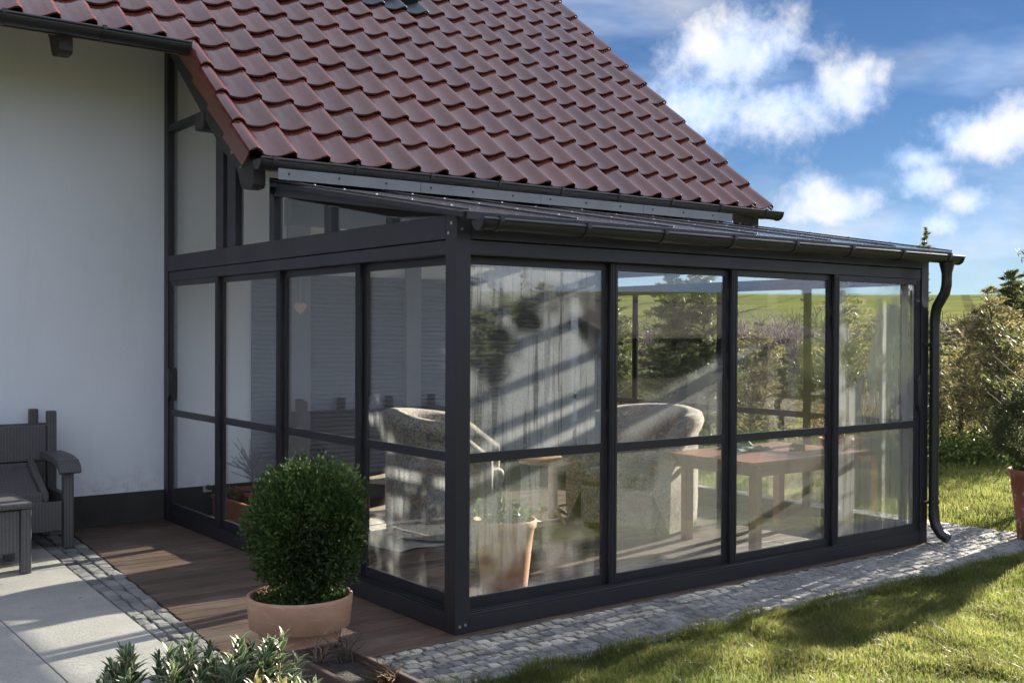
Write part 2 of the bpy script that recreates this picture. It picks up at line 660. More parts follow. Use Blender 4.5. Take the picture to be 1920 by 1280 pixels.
gr = t.noise(t.mapping(v, (1.5, 12, 12)), 4, 6, .65, .5)
c = t.mix(t.step(gr, .3, .7), (0.20, 0.066, 0.034), (0.31, 0.118, 0.064))
c = t.scale(c, t.math('ADD', t.math('MULTIPLY', t.random(), .3), .85))
M['tablewood'] = t.done(t.bsdf(c, .33, t.bump(gr, .15, .003), spec=.5))
M['lightwood'] = simple('light_wood', (0.42, 0.25, 0.12), (0.5, 0.31, 0.16), 6, .4, .1, 40, stretch=(1, 8, 8))


def granite(name, a, b, dark, moss=.0, rand=.25, bump=.9, bd=.012, grain=190):
    t = NT(name)
    v = t.coords('World')
    n = t.noise(v, 3.0, 5, .6)
    c = t.mix(t.step(n, .3, .7), a, b)
    sp = t.noise(v, grain, 4, .8)
    c = t.mix(t.step(sp, .52, .64, 0, .6), c, dark)
    c = t.mix(t.step(sp, .42, .30, 0, .5), c, tuple(min(1, x * 1.7) for x in b))
    c = t.scale(c, t.math('ADD', t.math('MULTIPLY', t.random(), rand * 2), 1 - rand))
    st = t.step(t.noise(v, 7, 6, .7), .54, .74)
    c = t.mix(t.math('MULTIPLY', st, .35), c, dark)
    if moss:
        c = t.mix(t.math('MULTIPLY', t.step(t.noise(v, 5, 5, .7), .55, .68), moss), c, (0.05, 0.055, 0.02))
    h = t.math('ADD', t.noise(v, 38, 6, .72), t.math('MULTIPLY', sp, .25))
    return t.done(t.bsdf(c, .75, t.bump(h, bump, bd), spec=.35))


M['sett'] = granite('sett_granite', (0.20, 0.198, 0.195), (0.31, 0.30, 0.29), (0.05, 0.05, 0.05), .3, .3, 1.0, .016)
M['slab'] = granite('slab_granite', (0.33, 0.315, 0.29), (0.42, 0.40, 0.37), (0.17, 0.165, 0.155), 0, .07, .7, .006, 75)
M['joint'] = simple('joint_sand', (0.035, 0.032, 0.026), (0.06, 0.06, 0.035), 14, .95, .8, 80, .01, coords='World')
M['soil'] = simple('soil', (0.016, 0.012, 0.009), (0.035, 0.027, 0.02), 18, .95, 1, 60, .02, coords='World')


# vegetation
def leafmat(name, a, b, trans=.45, rough=.45, spec=.4, tcol=None):
    t = NT(name)
    rn = t.attr('rnd')
    n = t.noise(t.coords('Object'), 2.2, 3)
    c = t.mix(rn, a, b)
    c = t.scale(c, t.step(n, .3, .7, .7, 1.25))
    p = t.bsdf(c, rough, spec=spec)
    tl = t.node('ShaderNodeBsdfTranslucent')
    if tcol:
        t.l.new(t.mix(.5, c, tcol), tl.inputs['Color'])
    else:
        t.l.new(t.scale(c, 1.5), tl.inputs['Color'])
    m = t.node('ShaderNodeMixShader')
    m.inputs[0].default_value = trans
    t.l.new(p, m.inputs[1])
    t.l.new(tl.outputs[0], m.inputs[2])
    return t.done(m.outputs[0])


M['box_leaf'] = leafmat('boxwood_leaf', (0.022, 0.046, 0.012), (0.085, 0.130, 0.032), .3, .5, .3)
M['conifer'] = leafmat('conifer_leaf', (0.045, 0.066, 0.022), (0.135, 0.145, 0.055), .48, .5, .35)
M['conifer_dark'] = leafmat('conifer_dark_leaf', (0.038, 0.052, 0.024), (0.095, 0.105, 0.045), .45, .5, .35)
M['conifer_olive'] = leafmat('conifer_olive_leaf', (0.075, 0.085, 0.030), (0.21, 0.175, 0.085), .5, .5, .35)
M['spruce'] = leafmat('spruce_needle', (0.020, 0.036, 0.018), (0.045, 0.062, 0.030), .15, .5)
M['dry_leaf'] = leafmat('dry_leaf', (0.16, 0.10, 0.055), (0.32, 0.23, 0.14), .45, .6)
M['red_leaf'] = leafmat('red_leaf', (0.12, 0.03, 0.02), (0.10, 0.11, 0.03), .4, .5)
M['fresh_leaf'] = leafmat('fresh_leaf', (0.055, 0.13, 0.025), (0.13, 0.21, 0.04), .45, .42)
M['olive_leaf'] = leafmat('olive_leaf', (0.10, 0.12, 0.085), (0.19, 0.21, 0.16), .3, .5)
M['grass'] = leafmat('grass_blade', (0.062, 0.108, 0.022), (0.205, 0.200, 0.060), .55, .45, .35)
M['weed'] = leafmat('weed_leaf', (0.05, 0.085, 0.02), (0.11, 0.145, 0.035), .5, .5)
M['bark'] = simple('bark', (0.055, 0.042, 0.032), (0.10, 0.08, 0.065), 12, .9, .8, 60, .01, stretch=(1, 1, .3))
M['twig'] = simple('twig', (0.10, 0.066, 0.05), (0.16, 0.115, 0.09), 12, .85)
M['bare_twig'] = simple('bare_twig', (0.115, 0.085, 0.085), (0.17, 0.13, 0.12), 4, .9)
# variegated leaf: attribute edge runs from midrib to margin
for nm, cin, cin2, cout in (('variegated_leaf', (0.045, 0.085, 0.035), (0.085, 0.135, 0.06), (0.40, 0.42, 0.26)),
                            ('golden_leaf', (0.20, 0.23, 0.055), (0.32, 0.31, 0.09), (0.62, 0.45, 0.28))):
    t = NT(nm)
    e = t.attr('edge')
    rn = t.attr('rnd')
    ci = t.mix(rn, cin, cin2)
    thr = t.math('ADD', e, t.math('MULTIPLY', t.math('SUBTRACT', t.noise(t.coords('Object'), 60, 3), .5), .3))
    c = t.mix(t.step(thr, .66, .86), ci, cout)
    p = t.bsdf(c, .42, spec=.45)
    tl = t.node('ShaderNodeBsdfTranslucent')
    t.l.new(c, tl.inputs['Color'])
    mm = t.node('ShaderNodeMixShader')
    mm.inputs[0].default_value = .28
    t.l.new(p, mm.inputs[1])
    t.l.new(tl.outputs[0], mm.inputs[2])
    M[nm] = t.done(mm.outputs[0])

# terracotta
t = NT('terracotta_pale')
v = t.coords('Object')
n = t.noise(v, 5, 6, .65)
sw = t.noise(t.mapping(v, (3, 3, 9), (0, .35, 0)), 3.2, 6, .62, 1.2)
c = t.mix(t.step(n, .3, .7), (0.41, 0.225, 0.145), (0.48, 0.28, 0.19))
c = t.mix(t.step(sw, .55, .72, 0, .7), c, (0.56, 0.41, 0.32))
M['terracotta_pale'] = t.done(t.bsdf(c, .8, t.bump(t.noise(v, 140, 4), .25, .002), spec=.25))
M['terracotta'] = simple('terracotta', (0.34, 0.115, 0.06), (0.40, 0.15, 0.085), 6, .75, .25, 90, .003)
M['terracotta_warm'] = simple('terracotta_warm', (0.47, 0.235, 0.14), (0.53, 0.29, 0.185), 6, .75, .2, 90, .003)
t = NT('terracotta_chipped')
v = t.coords('Object')
c = t.mix(t.step(t.noise(v, 9, 6, .7), .52, .6), (0.30, 0.115, 0.075), (0.52, 0.44, 0.38))
M['terracotta_chipped'] = t.done(t.bsdf(c, .85, t.bump(t.noise(v, 60, 4), .4, .005), spec=.2))

# fabrics and wicker
t = NT('armchair_fabric')
v = t.coords('Object')
a = t.voronoi(v, 13, 'F1', 'Distance')
b = t.noise(v, 17, 2, .5, 1.8)
cmsk = t.voronoi(v, 9, 'F1', 'Color')
pat = t.step(t.math('ABSOLUTE', t.math('SUBTRACT', b, .5)), .055, .035)
pat2 = t.step(t.math('ABSOLUTE', t.math('SUBTRACT', a, .42)), .05, .03)
pat = t.math('MAXIMUM', pat, t.math('MULTIPLY', pat2, .8))
sepc = t.node('ShaderNodeSeparateColor')
t.l.new(cmsk, sepc.inputs[0])
base = t.mix(t.step(sepc.outputs[0], .45, .55), (0.36, 0.305, 0.225), (0.42, 0.365, 0.285))
base = t.mix(t.step(sepc.outputs[1], .78, .80), base, (0.37, 0.25, 0.165))
c = t.mix(t.math('MULTIPLY', pat, .75), base, (0.085, 0.095, 0.125))
M['fabric'] = t.done(t.bsdf(c, .9, t.bump(t.noise(v, 300, 2), .3, .002), spec=.15, sheen=.2))


def wicker(name, a, b, sc=26.0, rough=.5):
    t = NT(name)
    v = t.coords('Object')
    w1 = t.wave(t.mapping(v, (1, 1, 1)), sc, 'Z', 0.2)
    w2 = t.wave(t.mapping(v, (1, 1, 1), (0, 0, R(45))), sc * .7, 'X', 0.2)
    h = t.math('MULTIPLY', w1, w2)
    c = t.mix(h, a, b)
    c = t.mix(t.step(t.noise(v, 8, 4), .4, .8, 0, .35), c, a)
    return t.done(t.bsdf(c, rough, t.bump(h, .6, .005), spec=.35))


M['resin'] = wicker('resin_wicker', (0.080, 0.075, 0.077), (0.170, 0.160, 0.162))
M['rattan'] = wicker('pale_rattan', (0.36, 0.30, 0.23), (0.55, 0.48, 0.38), 34)
t = NT('rug_wool')
v = t.coords('World')
wv = t.wave(v, 14, 'Y', 1.5, 3)
c = t.mix(wv, (0.38, 0.35, 0.30), (0.52, 0.49, 0.43))
M['rug'] = t.done(t.bsdf(c, .95, t.bump(t.noise(v, 160, 4), .8, .006), spec=.1))
M['black_plastic'] = simple('black_plastic', (0.012, 0.012, 0.013), (0.02, 0.02, 0.02), 8, .35)
M['green_cloth'] = simple('green_cloth', (0.03, 0.10, 0.065), (0.045, 0.13, 0.09), 8, .8, .3, 60)
M['heart'] = simple('pink_clay', (0.60, 0.32, 0.20), (0.68, 0.40, 0.27), 14, .6, .3, 40)
M['cord'] = simple('cord', (0.6, 0.58, 0.55), None, 5, .7)
M['brown_box'] = simple('planter_wood', (0.05, 0.028, 0.02), (0.085, 0.05, 0.036), 6, .7, .4, 30, .004, stretch=(1, 1, 6))
M['shed_wood'] = simple('shed_wood', (0.035, 0.026, 0.02), (0.055, 0.042, 0.034), 5, .8)

# ground: lawn soil near the house, sown field on the rise behind
t = NT('ground')
v = t.coords('World')
sep = t.node('ShaderNodeSeparateXYZ')
t.l.new(v, sep.inputs[0])
ln = t.node('ShaderNodeVectorMath', operation='LENGTH')
t.l.new(v, ln.inputs[0])
dist = ln.outputs['Value']
lawn = t.mix(t.step(t.noise(v, 3.5, 6, .7), .35, .65), (0.045, 0.055, 0.016), (0.085, 0.085, 0.030))
rows = t.wave(t.mapping(v, (1, 1, 1), (0, 0, R(-37))), .55, 'Y', 1.0, .6)
rows2 = t.noise(t.mapping(v, (.02, .16, 1), (0, 0, R(37))), 3, 4, .6)
fld = t.mix(t.step(t.math('ADD', t.math('MULTIPLY', rows, .35), t.math('MULTIPLY', rows2, .9)), .35, .95), (0.095, 0.120, 0.036), (0.165, 0.172, 0.066))
fld = t.mix(t.step(t.noise(v, .35, 5, .7), .5, .72, 0, .5), fld, (0.13, 0.115, 0.06))
tram = t.wave(t.mapping(v, (1, 1, 1), (0, 0, R(-31))), .028, 'Y', 2.2, .02)
fld = t.mix(t.step(tram, .90, .98, 0, .65), fld, (0.055, 0.06, 0.028))
fld = t.mix(t.step(t.noise(t.mapping(v, (.010, .05, 1), (0, 0, R(33))), 2.2, 3, .5), .45, .62, 0, .55), fld, (0.20, 0.20, 0.075))
c = t.mix(t.step(dist, 34, 46), lawn, fld)
M['ground'] = t.done(t.bsdf(c, 1.0, t.bump(t.noise(v, 25, 5), .25, .01), spec=0.0))

# ------------------------------------------------------------------ ground sheet
def ground_z(x, y):
    d = math.hypot(x, y)
    k = max(0.0, min(1.0, (d - 40) / 215.0))
    k = k * k * (1.6 - 0.6 * k) if k < 1 else 1.0
    ang = math.degrees(math.atan2(x, y))
    g = 1.0 + 0.05 * math.sin(R(ang * 3 + 20)) + .02 * math.sin(R(ang * 11))
    return -0.045 + k * 10.6 * g


mb = MB()
rings = [0, 3, 6, 10, 15, 20, 26, 33, 40, 48, 57, 67, 80, 95, 112, 130, 150, 172, 196, 222, 240, 255, 300, 400, 700]
NA = 120
vs_ = [(0, 0, -0.045)]
for r_ in rings[1:]:
    for k in range(NA):
        a = 2 * math.pi * k / NA
        x, y = r_ * math.sin(a), r_ * math.cos(a)
        vs_.append((x, y, ground_z(x, y) - (max(0, r_ - 255) * .02)))
fs = [(0, 1 + (k + 1) % NA, 1 + k) for k in range(NA)]
for i in range(len(rings) - 2):
    for k in range(NA):
        k2 = (k + 1) % NA
        a0, b0 = 1 + i * NA, 1 + (i + 1) * NA
        fs.append((a0 + k, a0 + k2, b0 + k2, b0 + k))
mb.add(vs_, fs, True)
g = mb.build('ground', M['ground'])
tag(g, kind='structure')

# ------------------------------------------------------------------ house
house = thing('house', 'white rendered house with a red brown clay tile roof reaching low over the conservatory', 'house')
TP = R(40.4)
CP, SP = math.cos(TP), math.sin(TP)
EY, EZ = 2.25, 2.945
TW, TL = 0.265, 0.405


def RP(s, n):
    return (EY + s * CP - n * SP, EZ + s * SP + n * CP)


wall = box(-9, 5.1, 4.72, 5.02, -0.04, 4.80).build('wall', M['stucco'], house)
gab = [(5.02, -0.04), (12.7, -0.04), (12.7, 4.75), (8.72, 8.15), (5.02, 5.02)]
MB().prism(gab, 0, 4.8, 5.1).build('gable_wall', M['stucco'], house)
MB().prism(gab, 0, -9, -8.7).build('gable_wall', M['stucco'], house)
box(-8.7, 4.8, 12.4, 12.7, -0.04, 4.6).build('back_wall', M['stucco'], house)
box(-9, 5.08, 4.700, 4.719, -0.04, 0.27).build('plinth', M['plinth'], house)

S1 = 21 * TL
mb = MB()
mb.prism([RP(0.03, -0.105), RP(S1, -0.105), RP(S1, -0.02), RP(0.03, -0.02)], 0, -0.12, 5.36)
mb.prism([RP(4 * TL + .03, -0.105), RP(S1, -0.105), RP(S1, -0.02), RP(4 * TL + .03, -0.02)], 0, -9.3, -0.122)
ry, rz = RP(S1, -0.02)
mb.prism([(ry, rz), (ry, rz - .12), (13.1, rz - .12 - (13.1 - ry) * .852), (13.1, rz - (13.1 - ry) * .852)], 0, -9.3, 5.36)
roof = mb.build('roof', M['timber'], house)

PROF = [(0, .010), (.03, .003), (.07, 0), (.11, .003), (.145, .012), (.175, .028), (.205, .048), (.235, .057), (.258, .044), (.271, .006)]


def tile_mesh(prof=PROF, name='tile', mat=None, length=.465, lift=.036, flap=None):
    b = MB()

    def nn_(v_):
        return lift * (1 - v_ / TL)
    rowsv = [(0.0, -.006), (.016, 0.0), (length, 0.0)]
    vs_, fs = [], []
    k = len(prof)
    for v_, dn in rowsv:
        for u_, h_ in prof:
            vs_.append((u_, v_, h_ + nn_(v_) + dn))
    for i in range(2):
        for j in range(k - 1):
            fs.append((i * k + j, i * k + j + 1, (i + 1) * k + j + 1, (i + 1) * k + j))
    b.add(vs_, fs, True)
    lv = [(u_, 0.0, h_ + nn_(0) - .006) for u_, h_ in prof] + [(u_, .004, h_ + nn_(0) - .024) for u_, h_ in prof]
    b.add(lv, [(k + j, k + j + 1, j + 1, j) for j in range(k - 1)], True)
    u_, h_ = prof[-1]
    b.add([(u_, 0, h_ + nn_(0) - .006), (u_, 0, h_ + nn_(0) - .024), (u_, length, h_ + nn_(length) - .016), (u_, length, h_ + nn_(length))], [(0, 1, 2, 3)])
    if flap:
        u_, h_ = prof[0]
        b.add([(u_, 0, h_ + nn_(0)), (u_, length, h_ + nn_(length)), (u_, length, h_ + nn_(length) - flap), (u_, 0.03, h_ + nn_(0) - flap)], [(0, 1, 2, 3)])
        b.add([(u_ + .014, 0, h_ + nn_(0)), (u_ + .014, length, h_ + nn_(length)), (u_ + .014, length, h_ + nn_(length) - flap), (u_ + .014, 0.03, h_ + nn_(0) - flap)], [(3, 2, 1, 0)])
        b.add([(u_, 0, h_ + nn_(0)), (u_ + .014, 0, h_ + nn_(0)), (u_ + .014, .03, h_ + nn_(0) - flap), (u_, .03, h_ + nn_(0) - flap)], [(3, 2, 1, 0)])
    return b.mesh(name, mat or M['tile'])


TILE = tile_mesh()
VPROF = [(-.115, -.005), (-.112, .022), (-.095, .045), (-.065, .058), (-.035, .050), (-.012, .030), (.004, .006)]
VERGE = tile_mesh(VPROF, 'verge_tile', flap=.125)
cand = []
for j in range(21):
    for i in range(-34, 21):
        if i < 0 and j < 4:
            continue
        if 7 <= i <= 10 and 8 <= j <= 10:
            continue
        x = -.16 + TW * i
        y, z = RP(j * TL, 0)
        q = project((x + .13, y + .1, z + .1))
        vis = q is not None and -60 < q[0] < 1960 and -70 < q[1] < 1300
        cand.append((0 if vis else 1, q[2] if q else 99, x, y, z))
cand.sort()
rest = MB()
tv = [v_.co.copy() for v_ in TILE.vertices]
tf = [tuple(p.vertices) for p in TILE.polygons]
for k, (nv, dd, x, y, z) in enumerate(cand):
    if k < 296 and nv == 0:
        o = obj('tile', TILE, roof)
        o.location = (x + random.gauss(0, .0025), y, z + random.gauss(0, .0012))
        o.rotation_euler = (TP + random.gauss(0, .004), random.gauss(0, .005), random.gauss(0, .005))
    else:
        mt = Matrix.Translation((x, y, z)) @ Matrix.Rotation(TP, 4, 'X')
        rest.add([mt @ p for p in tv], tf, True)
tag(rest.build('tiles_out_of_view', M['tile'], roof), kind='stuff')
for j in range(4):
    y, z = RP(j * TL, 0)
    o = obj('verge_tile', VERGE, roof)
    o.location = (-.155, y, z)
    o.rotation_euler = (TP + random.gauss(0, .003), 0, random.gauss(0, .004))
# grey drip flashing under the lowest tiles
MB().prism([RP(-.03, -.03), RP(.12, -.03), RP(.12, -.022), RP(-.03, -.022)], 0, -.10, 5.34).build('drip_edge', M['lead'], roof)
MB().prism([RP(4 * TL - .03, -.03), RP(4 * TL + .12, -.03), RP(4 * TL + .12, -.022), RP(4 * TL - .03, -.022)], 0, -9.2, -.26).build('drip_edge', M['lead'], roof)
# ridge
rb = MB()
for k in range(40):
    x = -9.3 + k * .37
    rb.tube([(x, ry, rz - .0), (x + .40, ry, rz + .012)], [.115, .125], 12)
tag(rb.build('ridge_tiles', M['tile'], roof), kind='stuff')
# roof window
rw = MB()
for a0, a1, b0, b1 in ((1.74, 2.72, 8.25, 8.45), (1.74, 2.72, 10.8, 11.0), (1.74, 1.86, 8.45, 10.8), (2.60, 2.72, 8.45, 10.8)):
    rw.prism([RP(b0 * TL, -.02), RP(b1 * TL, -.02), RP(b1 * TL, .12), RP(b0 * TL, .12)], 0, a0, a1)
rwo = rw.build('roof_window', M['gutter'], house, .004)
MB().prism([RP(8.45 * TL, .09), RP(10.8 * TL, .09), RP(10.8 * TL, .10), RP(8.45 * TL, .10)], 0, 1.86, 2.60).build('pane', M['glass_roof'], rwo)
LEAD = tile_mesh(PROF, 'lead_apron', M['lead'], .36, .036)
for i in range(6, 11):
    y, z = RP(7.72 * TL, .016)
    o = obj('lead_apron', LEAD, rwo)
    o.location = (-.16 + TW * i, y, z)
    o.rotation_euler = (TP, 0, 0)

M['bounce_soffit'] = simple('bounce_pine', (0.42, 0.31, 0.20), (0.50, 0.38, 0.26), 5, .6, .15, 30, stretch=(1, 6, 6), coords='World')  # unseen eaves boards, added to bounce warm light onto the wall top
MB().prism([RP(4 * TL + .06, -.125), RP(3.12, -.125), RP(3.12, -.108), RP(4 * TL + .06, -.108)], 0, -9.0, -.24).build('bounce_soffit', M['bounce_soffit'], house)
# rafters with carved tails
TAIL = [(2.266, 2.925), (2.265, 2.76), (2.285, 2.735), (2.385, 2.731), (2.455, 2.745), (2.490, 2.78), (2.520, 2.84), (2.555, 2.90), (2.62, 2.965), (2.70, 3.005), (2.80, 3.05)]


def rafter(x0, x1, sy, sz, top, name='rafter'):
    p = [(y + sy, z + sz) for y, z in TAIL]
    e = 4.70
    p.append((e, EZ + .852 * (e - EY) - .40))
    p.append((e, EZ + .852 * (e - EY) - top))
    p.append((2.36 + sy, EZ + .852 * (2.36 + sy - EY) - top))
    return MB().prism(p, 0, x0, x1).build(name, M['timber'], house, .006)


vr = rafter(-.22, -.12, 0, 0, .06, 'verge_rafter')
for (y, z, r_) in ((2.62, 3.03, .016), (2.46, 2.90, .009)):
    MB().tube([(-.222, y, z), (-.232, y, z)], r_, 12).build('bolt', M['screw'], vr)
for x in (4.60, 5.20):
    rafter(x - .05, x + .05, 0, 0, .16, 'rafter')
for k in range(9):
    x = -1.17 - .95 * k
    rafter(x - .05, x + .05, 1.2336, 1.051, .16, 'rafter')
box(-.25, 5.3, 3.16, 3.32, 3.28, 3.42).build('purlin', M['timber'], house, .02)

# eave posts, beam and knee brace below the low eave
box(-.0 + .2, 4.55, 2.50, 2.64, 2.52, 2.72).build('eave_beam', M['timber'], house, .006)
pst = box(3.16, 3.34, 2.50, 2.64, 0, 2.52).build('eave_post', M['timber'], house, .006)
br = []
for k in range(9):
    a = math.pi / 2 * k / 8
    br.append((3.34 + .34 * (1 - math.cos(a)), 2.18 + .34 * math.sin(a)))
MB().prism([(3.34, 2.52)] + br, 1, 2.52, 2.62).build('knee_brace', M['timber'], house)
# ceiling under the low roof, fascia strip above the lean-to
MB().prism([RP(.35, -.32), RP(3.15, -.32), RP(3.15, -.30), RP(.35, -.30)], 0, .06, 4.6).build('ceiling', M['ceiling'], house)
fa = MB()
for k in range(4):
    fa.box(-.10 + k * 1.19, -.10 + k * 1.19 + 1.186, 2.095, 2.105, 2.785, 2.864)
fas = fa.build('fascia', M['white_metal'], house)
fb = MB()
for k in range(12):
    fb.tube([(-.02 + k * .4, 2.096, 2.83), (-.02 + k * .4, 2.089, 2.83)], .008, 8)
tag(fb.build('screws', M['black_plastic'], fas), kind='stuff')


def half_gutter(name, x0, x1, yc, zc, r_, parent, step=.62, first=.25, capl=True):
    n = 14
    b = MB()
    outer, inner = [], []
    for k in range(n + 1):
        a = math.pi + math.pi * k / n
        outer.append((yc + r_ * math.cos(a), zc + r_ * math.sin(a)))
        inner.append((yc + (r_ - .004) * math.cos(a), zc + (r_ - .004) * math.sin(a)))
    poly = outer + inner[::-1]
    vs2 = [(x0, *p) for p in poly] + [(x1, *p) for p in poly]
    L_ = len(poly)
    b.add(vs2, [(i, (i + 1) % L_, L_ + (i + 1) % L_, L_ + i) for i in range(L_)], True)
    b.tube([(x0, yc - r_, zc + .004), (x1, yc - r_, zc + .004)], .011, 10)
    gt = b.build(name, M['gutter'], parent)
    for xe in (x0, x1):
        s = 1 if xe == x0 else -1
        pl = [(yc + (r_ + .003) * math.cos(math.pi + math.pi * k / n), zc + (r_ + .003) * math.sin(math.pi + math.pi * k / n)) for k in range(n + 1)]
        MB().prism(pl, 0, xe - .003, xe + .003).build('end_cap', M['gutter'], gt)
        rr = MB()
        for dx in (.0, .012):
            for rad, t0 in (((r_ + .007), .010),):
                pp = [(yc + rad * math.cos(math.pi + math.pi * k / n), zc + rad * math.sin(math.pi + math.pi * k / n)) for k in range(n + 1)]
                qq = [(yc + (rad - t0) * math.cos(math.pi + math.pi * k / n), zc + (rad - t0) * math.sin(math.pi + math.pi * k / n)) for k in range(n, -1, -1)]
                rr.prism(pp + qq, 0, xe + s * (dx + .004), xe + s * (dx + .012))
        rr.build('end_rib', M['gutter'], gt)
    x = x0 + first
    while x < x1 - .1:
        pp = [(yc + (r_ + .006) * math.cos(math.pi + math.pi * k / n), zc + (r_ + .006) * math.sin(math.pi + math.pi * k / n)) for k in range(n + 1)]
        qq = [(yc + (r_ + .0005) * math.cos(math.pi + math.pi * k / n), zc + (r_ + .0005) * math.sin(math.pi + math.pi * k / n)) for k in range(n, -1, -1)]
        bk = MB().prism(pp + qq, 0, x - .014, x + .014)
        bk.box(x - .014, x + .014, yc - r_ - .016, yc - r_ + .012, zc - .006, zc + .024)
        bk.build('bracket', M['gutter'], gt)
        x += step
    return gt


half_gutter('eave_gutter', -.24, 5.40, 2.145, 2.920, .068, house, .66, .10)
half_gutter('eave_gutter', -9.2, -.27, 3.385, 3.972, .070, house, .70, .56)

# roller shutters and pilasters on the wall inside the conservatory
for x0, x1 in ((.845, 1.20), (1.44, 2.54), (2.72, 4.40)):
    poly = [(4.716, .28), (4.716, 2.26)]
    z = 2.26
    while z > .30:
        poly += [(4.700, z), (4.692, z - .012), (4.690, z - .026), (4.694, z - .038), (4.704, z - .043)]
        z -= .0455
    MB().prism(poly, 0, x0, x1).build('roller_shutter', M['shutter'], house)
for x0, x1 in ((1.20, 1.44), (2.54, 2.72)):
    box(x0, x1, 4.655, 4.699, .0, 2.9).build('pilaster', M['pilaster'], house, .004)

# wall socket with plug
so = box(.365, .445, 4.682, 4.6985, .215, .305).build('wall_socket', M['plastic_white'], house, .006)
MB().tube([(.405, 4.682, .262), (.405, 4.635, .262)], .024, 12).build('plug', M['lead'], so)
MB().tube([(.405, 4.636, .262), (.42, 4.60, .24), (.44, 4.58, .12), (.46, 4.57, .01)], .005, 6).build('cable', M['black_plastic'], so)

# ------------------------------------------------------------------ conservatory
con = thing('conservatory', 'dark grey metal framed glass conservatory with lean-to roof built against the white house', 'conservatory')
LX, DY = 4.68, 4.70
FR = M['frame']


def cpart(name, mb_, bevel=.003, mat=None):
    return mb_.build(name, mat or FR, con, bevel)


# posts
cp = cpart('corner_post', box(0, .10, 0, .11, 0, 2.398))
for (x, y, z) in ((.03, -.0005, .045), (.068, -.0005, .05), (.035, -.0005, 2.29)):
    MB().tube([(x, y, z), (x, y - .006, z)], .0085, 10).build('screw', M['screw'], cp)
for (x, y, z) in ((-.0005, .042, 2.325), (-.0005, .072, 2.27)):
    MB().tube([(x, y, z), (x - .007, y, z)], .0095, 10).build('screw', M['screw'], cp)
cpart('corner_post', box(LX - .10, LX, 0, .11, 0, 2.398))
ZR = lambda y: EZ + .852 * (y - EY)
cpart('wall_post', MB().prism([(4.60, 0), (4.70, 0), (4.70, ZR(4.70) - .37), (4.60, ZR(4.60) - .37)], 0, 0, .09))
cpart('wall_post', MB().prism([(4.60, 0), (4.70, 0), (4.70, ZR(4.70) - .37), (4.60, ZR(4.60) - .37)], 0, LX - .09, LX))
# base tracks
for nm, a in (('side', (0.002, .135, .112, 4.60)), ('front', (.102, LX - .102, .002, .135)), ('far', (LX - .135, LX - .002, .112, 4.60))):
    b = box(a[0], a[1], a[2], a[3], 0, .088)
    for k in range(4):
        o_ = .006 + .036 * k
        if nm == 'side':
            b.box(o_, o_ + .006, .112, 4.60, .088, .106)
        elif nm == 'front':
            b.box(.102, LX - .102, o_, o_ + .006, .088, .106)
        else:
            b.box(LX - o_ - .006, LX - o_, .112, 4.60, .088, .106)
    cpart('base_track', b, .002)
# head tracks and beams
cpart('head_track', box(.007, .135, .112, 4.60, 2.152, 2.233))
cpart('side_beam', box(0, .11, .112, 4.60, 2.238, 2.376))
cpart('head_track', box(.102, LX - .102, .007, .135, 2.152, 2.233))
cpart('front_beam', box(.102, LX - .102, 0.0, .11, 2.238, 2.385))
cpart('head_track', box(LX - .135, LX - .007, .112, 4.60, 2.152, 2.20))
cpart('side_beam', box(LX - .09, LX, .112, 4.60, 2.30, 2.376))
cpart('glazing_strip', box(LX - .075, LX - .060, .112, 4.60, 2.201, 2.299), 0, M['glass'])


def sliding(side, a, b, lane, gm, handle=None, glow=None):
    """one sliding panel between a and b along its side, lane = depth from the outer face"""
    d0, d1 = .010 + lane * .034, .036 + lane * .034
    a, b = (a - .014 if a > .2 else a), (b + .014 if b < 4.5 else b)      # neighbouring panels overlap

    def bx(s0, s1, z0, z1, e0=0.0, e1=0.0):
        if side == 'L':
            return (d0 + e0, d1 - e1, s0, s1, z0, z1)
        if side == 'F':
            return (s0, s1, d0 + e0, d1 - e1, z0, z1)
        return (LX - d1 + e1, LX - d0 - e0, s0, s1, z0, z1)
    w = .062
    m_ = MB()
    m_.box(*bx(a, a + w, .107, 2.151))
    m_.box(*bx(b - w, b, .107, 2.151))
    m_.box(*bx(a + w, b - w, .107, .168))
    m_.box(*bx(a + w, b - w, .949, 1.004))
    m_.box(*bx(a + w, b - w, 2.104, 2.151))
    for s_ in (a + .012, a + .040, b - .046, b - .018):
        m_.box(*bx(s_, s_ + .006, .12, 2.14, -.005, .0275))
    f = m_.build('sliding_panel', FR, con, .002)
    for z0, z1 in ((.168, .949), (1.004, 2.104)):
        po = MB().box(*bx(a + w, b - w, z0, z1, .010, .010)).build('pane', M['glass'], f)
        if gm is not M['glass']:
            po.data.materials.append(glow if (glow and z0 < .5) else gm)
            po.data.polygons[3 if side == 'L' else 4].material_index = 1    # condensation on the inner face
    if handle:
        if side == 'L':
            MB().prism([(handle - .028, 1.13), (handle, 1.08), (handle + .028, 1.13), (handle + .028, 1.33), (handle, 1.38), (handle - .028, 1.33)], 0, d0 - .03, d0).build('handle', M['black_plastic'], f, .004)
        elif side == 'F':
            MB().prism([(handle - .022, 1.13), (handle, 1.08), (handle + .022, 1.13), (handle + .022, 1.33), (handle, 1.38), (handle - .022, 1.33)], 1, d0 - .03, d0).build('handle', M['black_plastic'], f, .004)
    return f


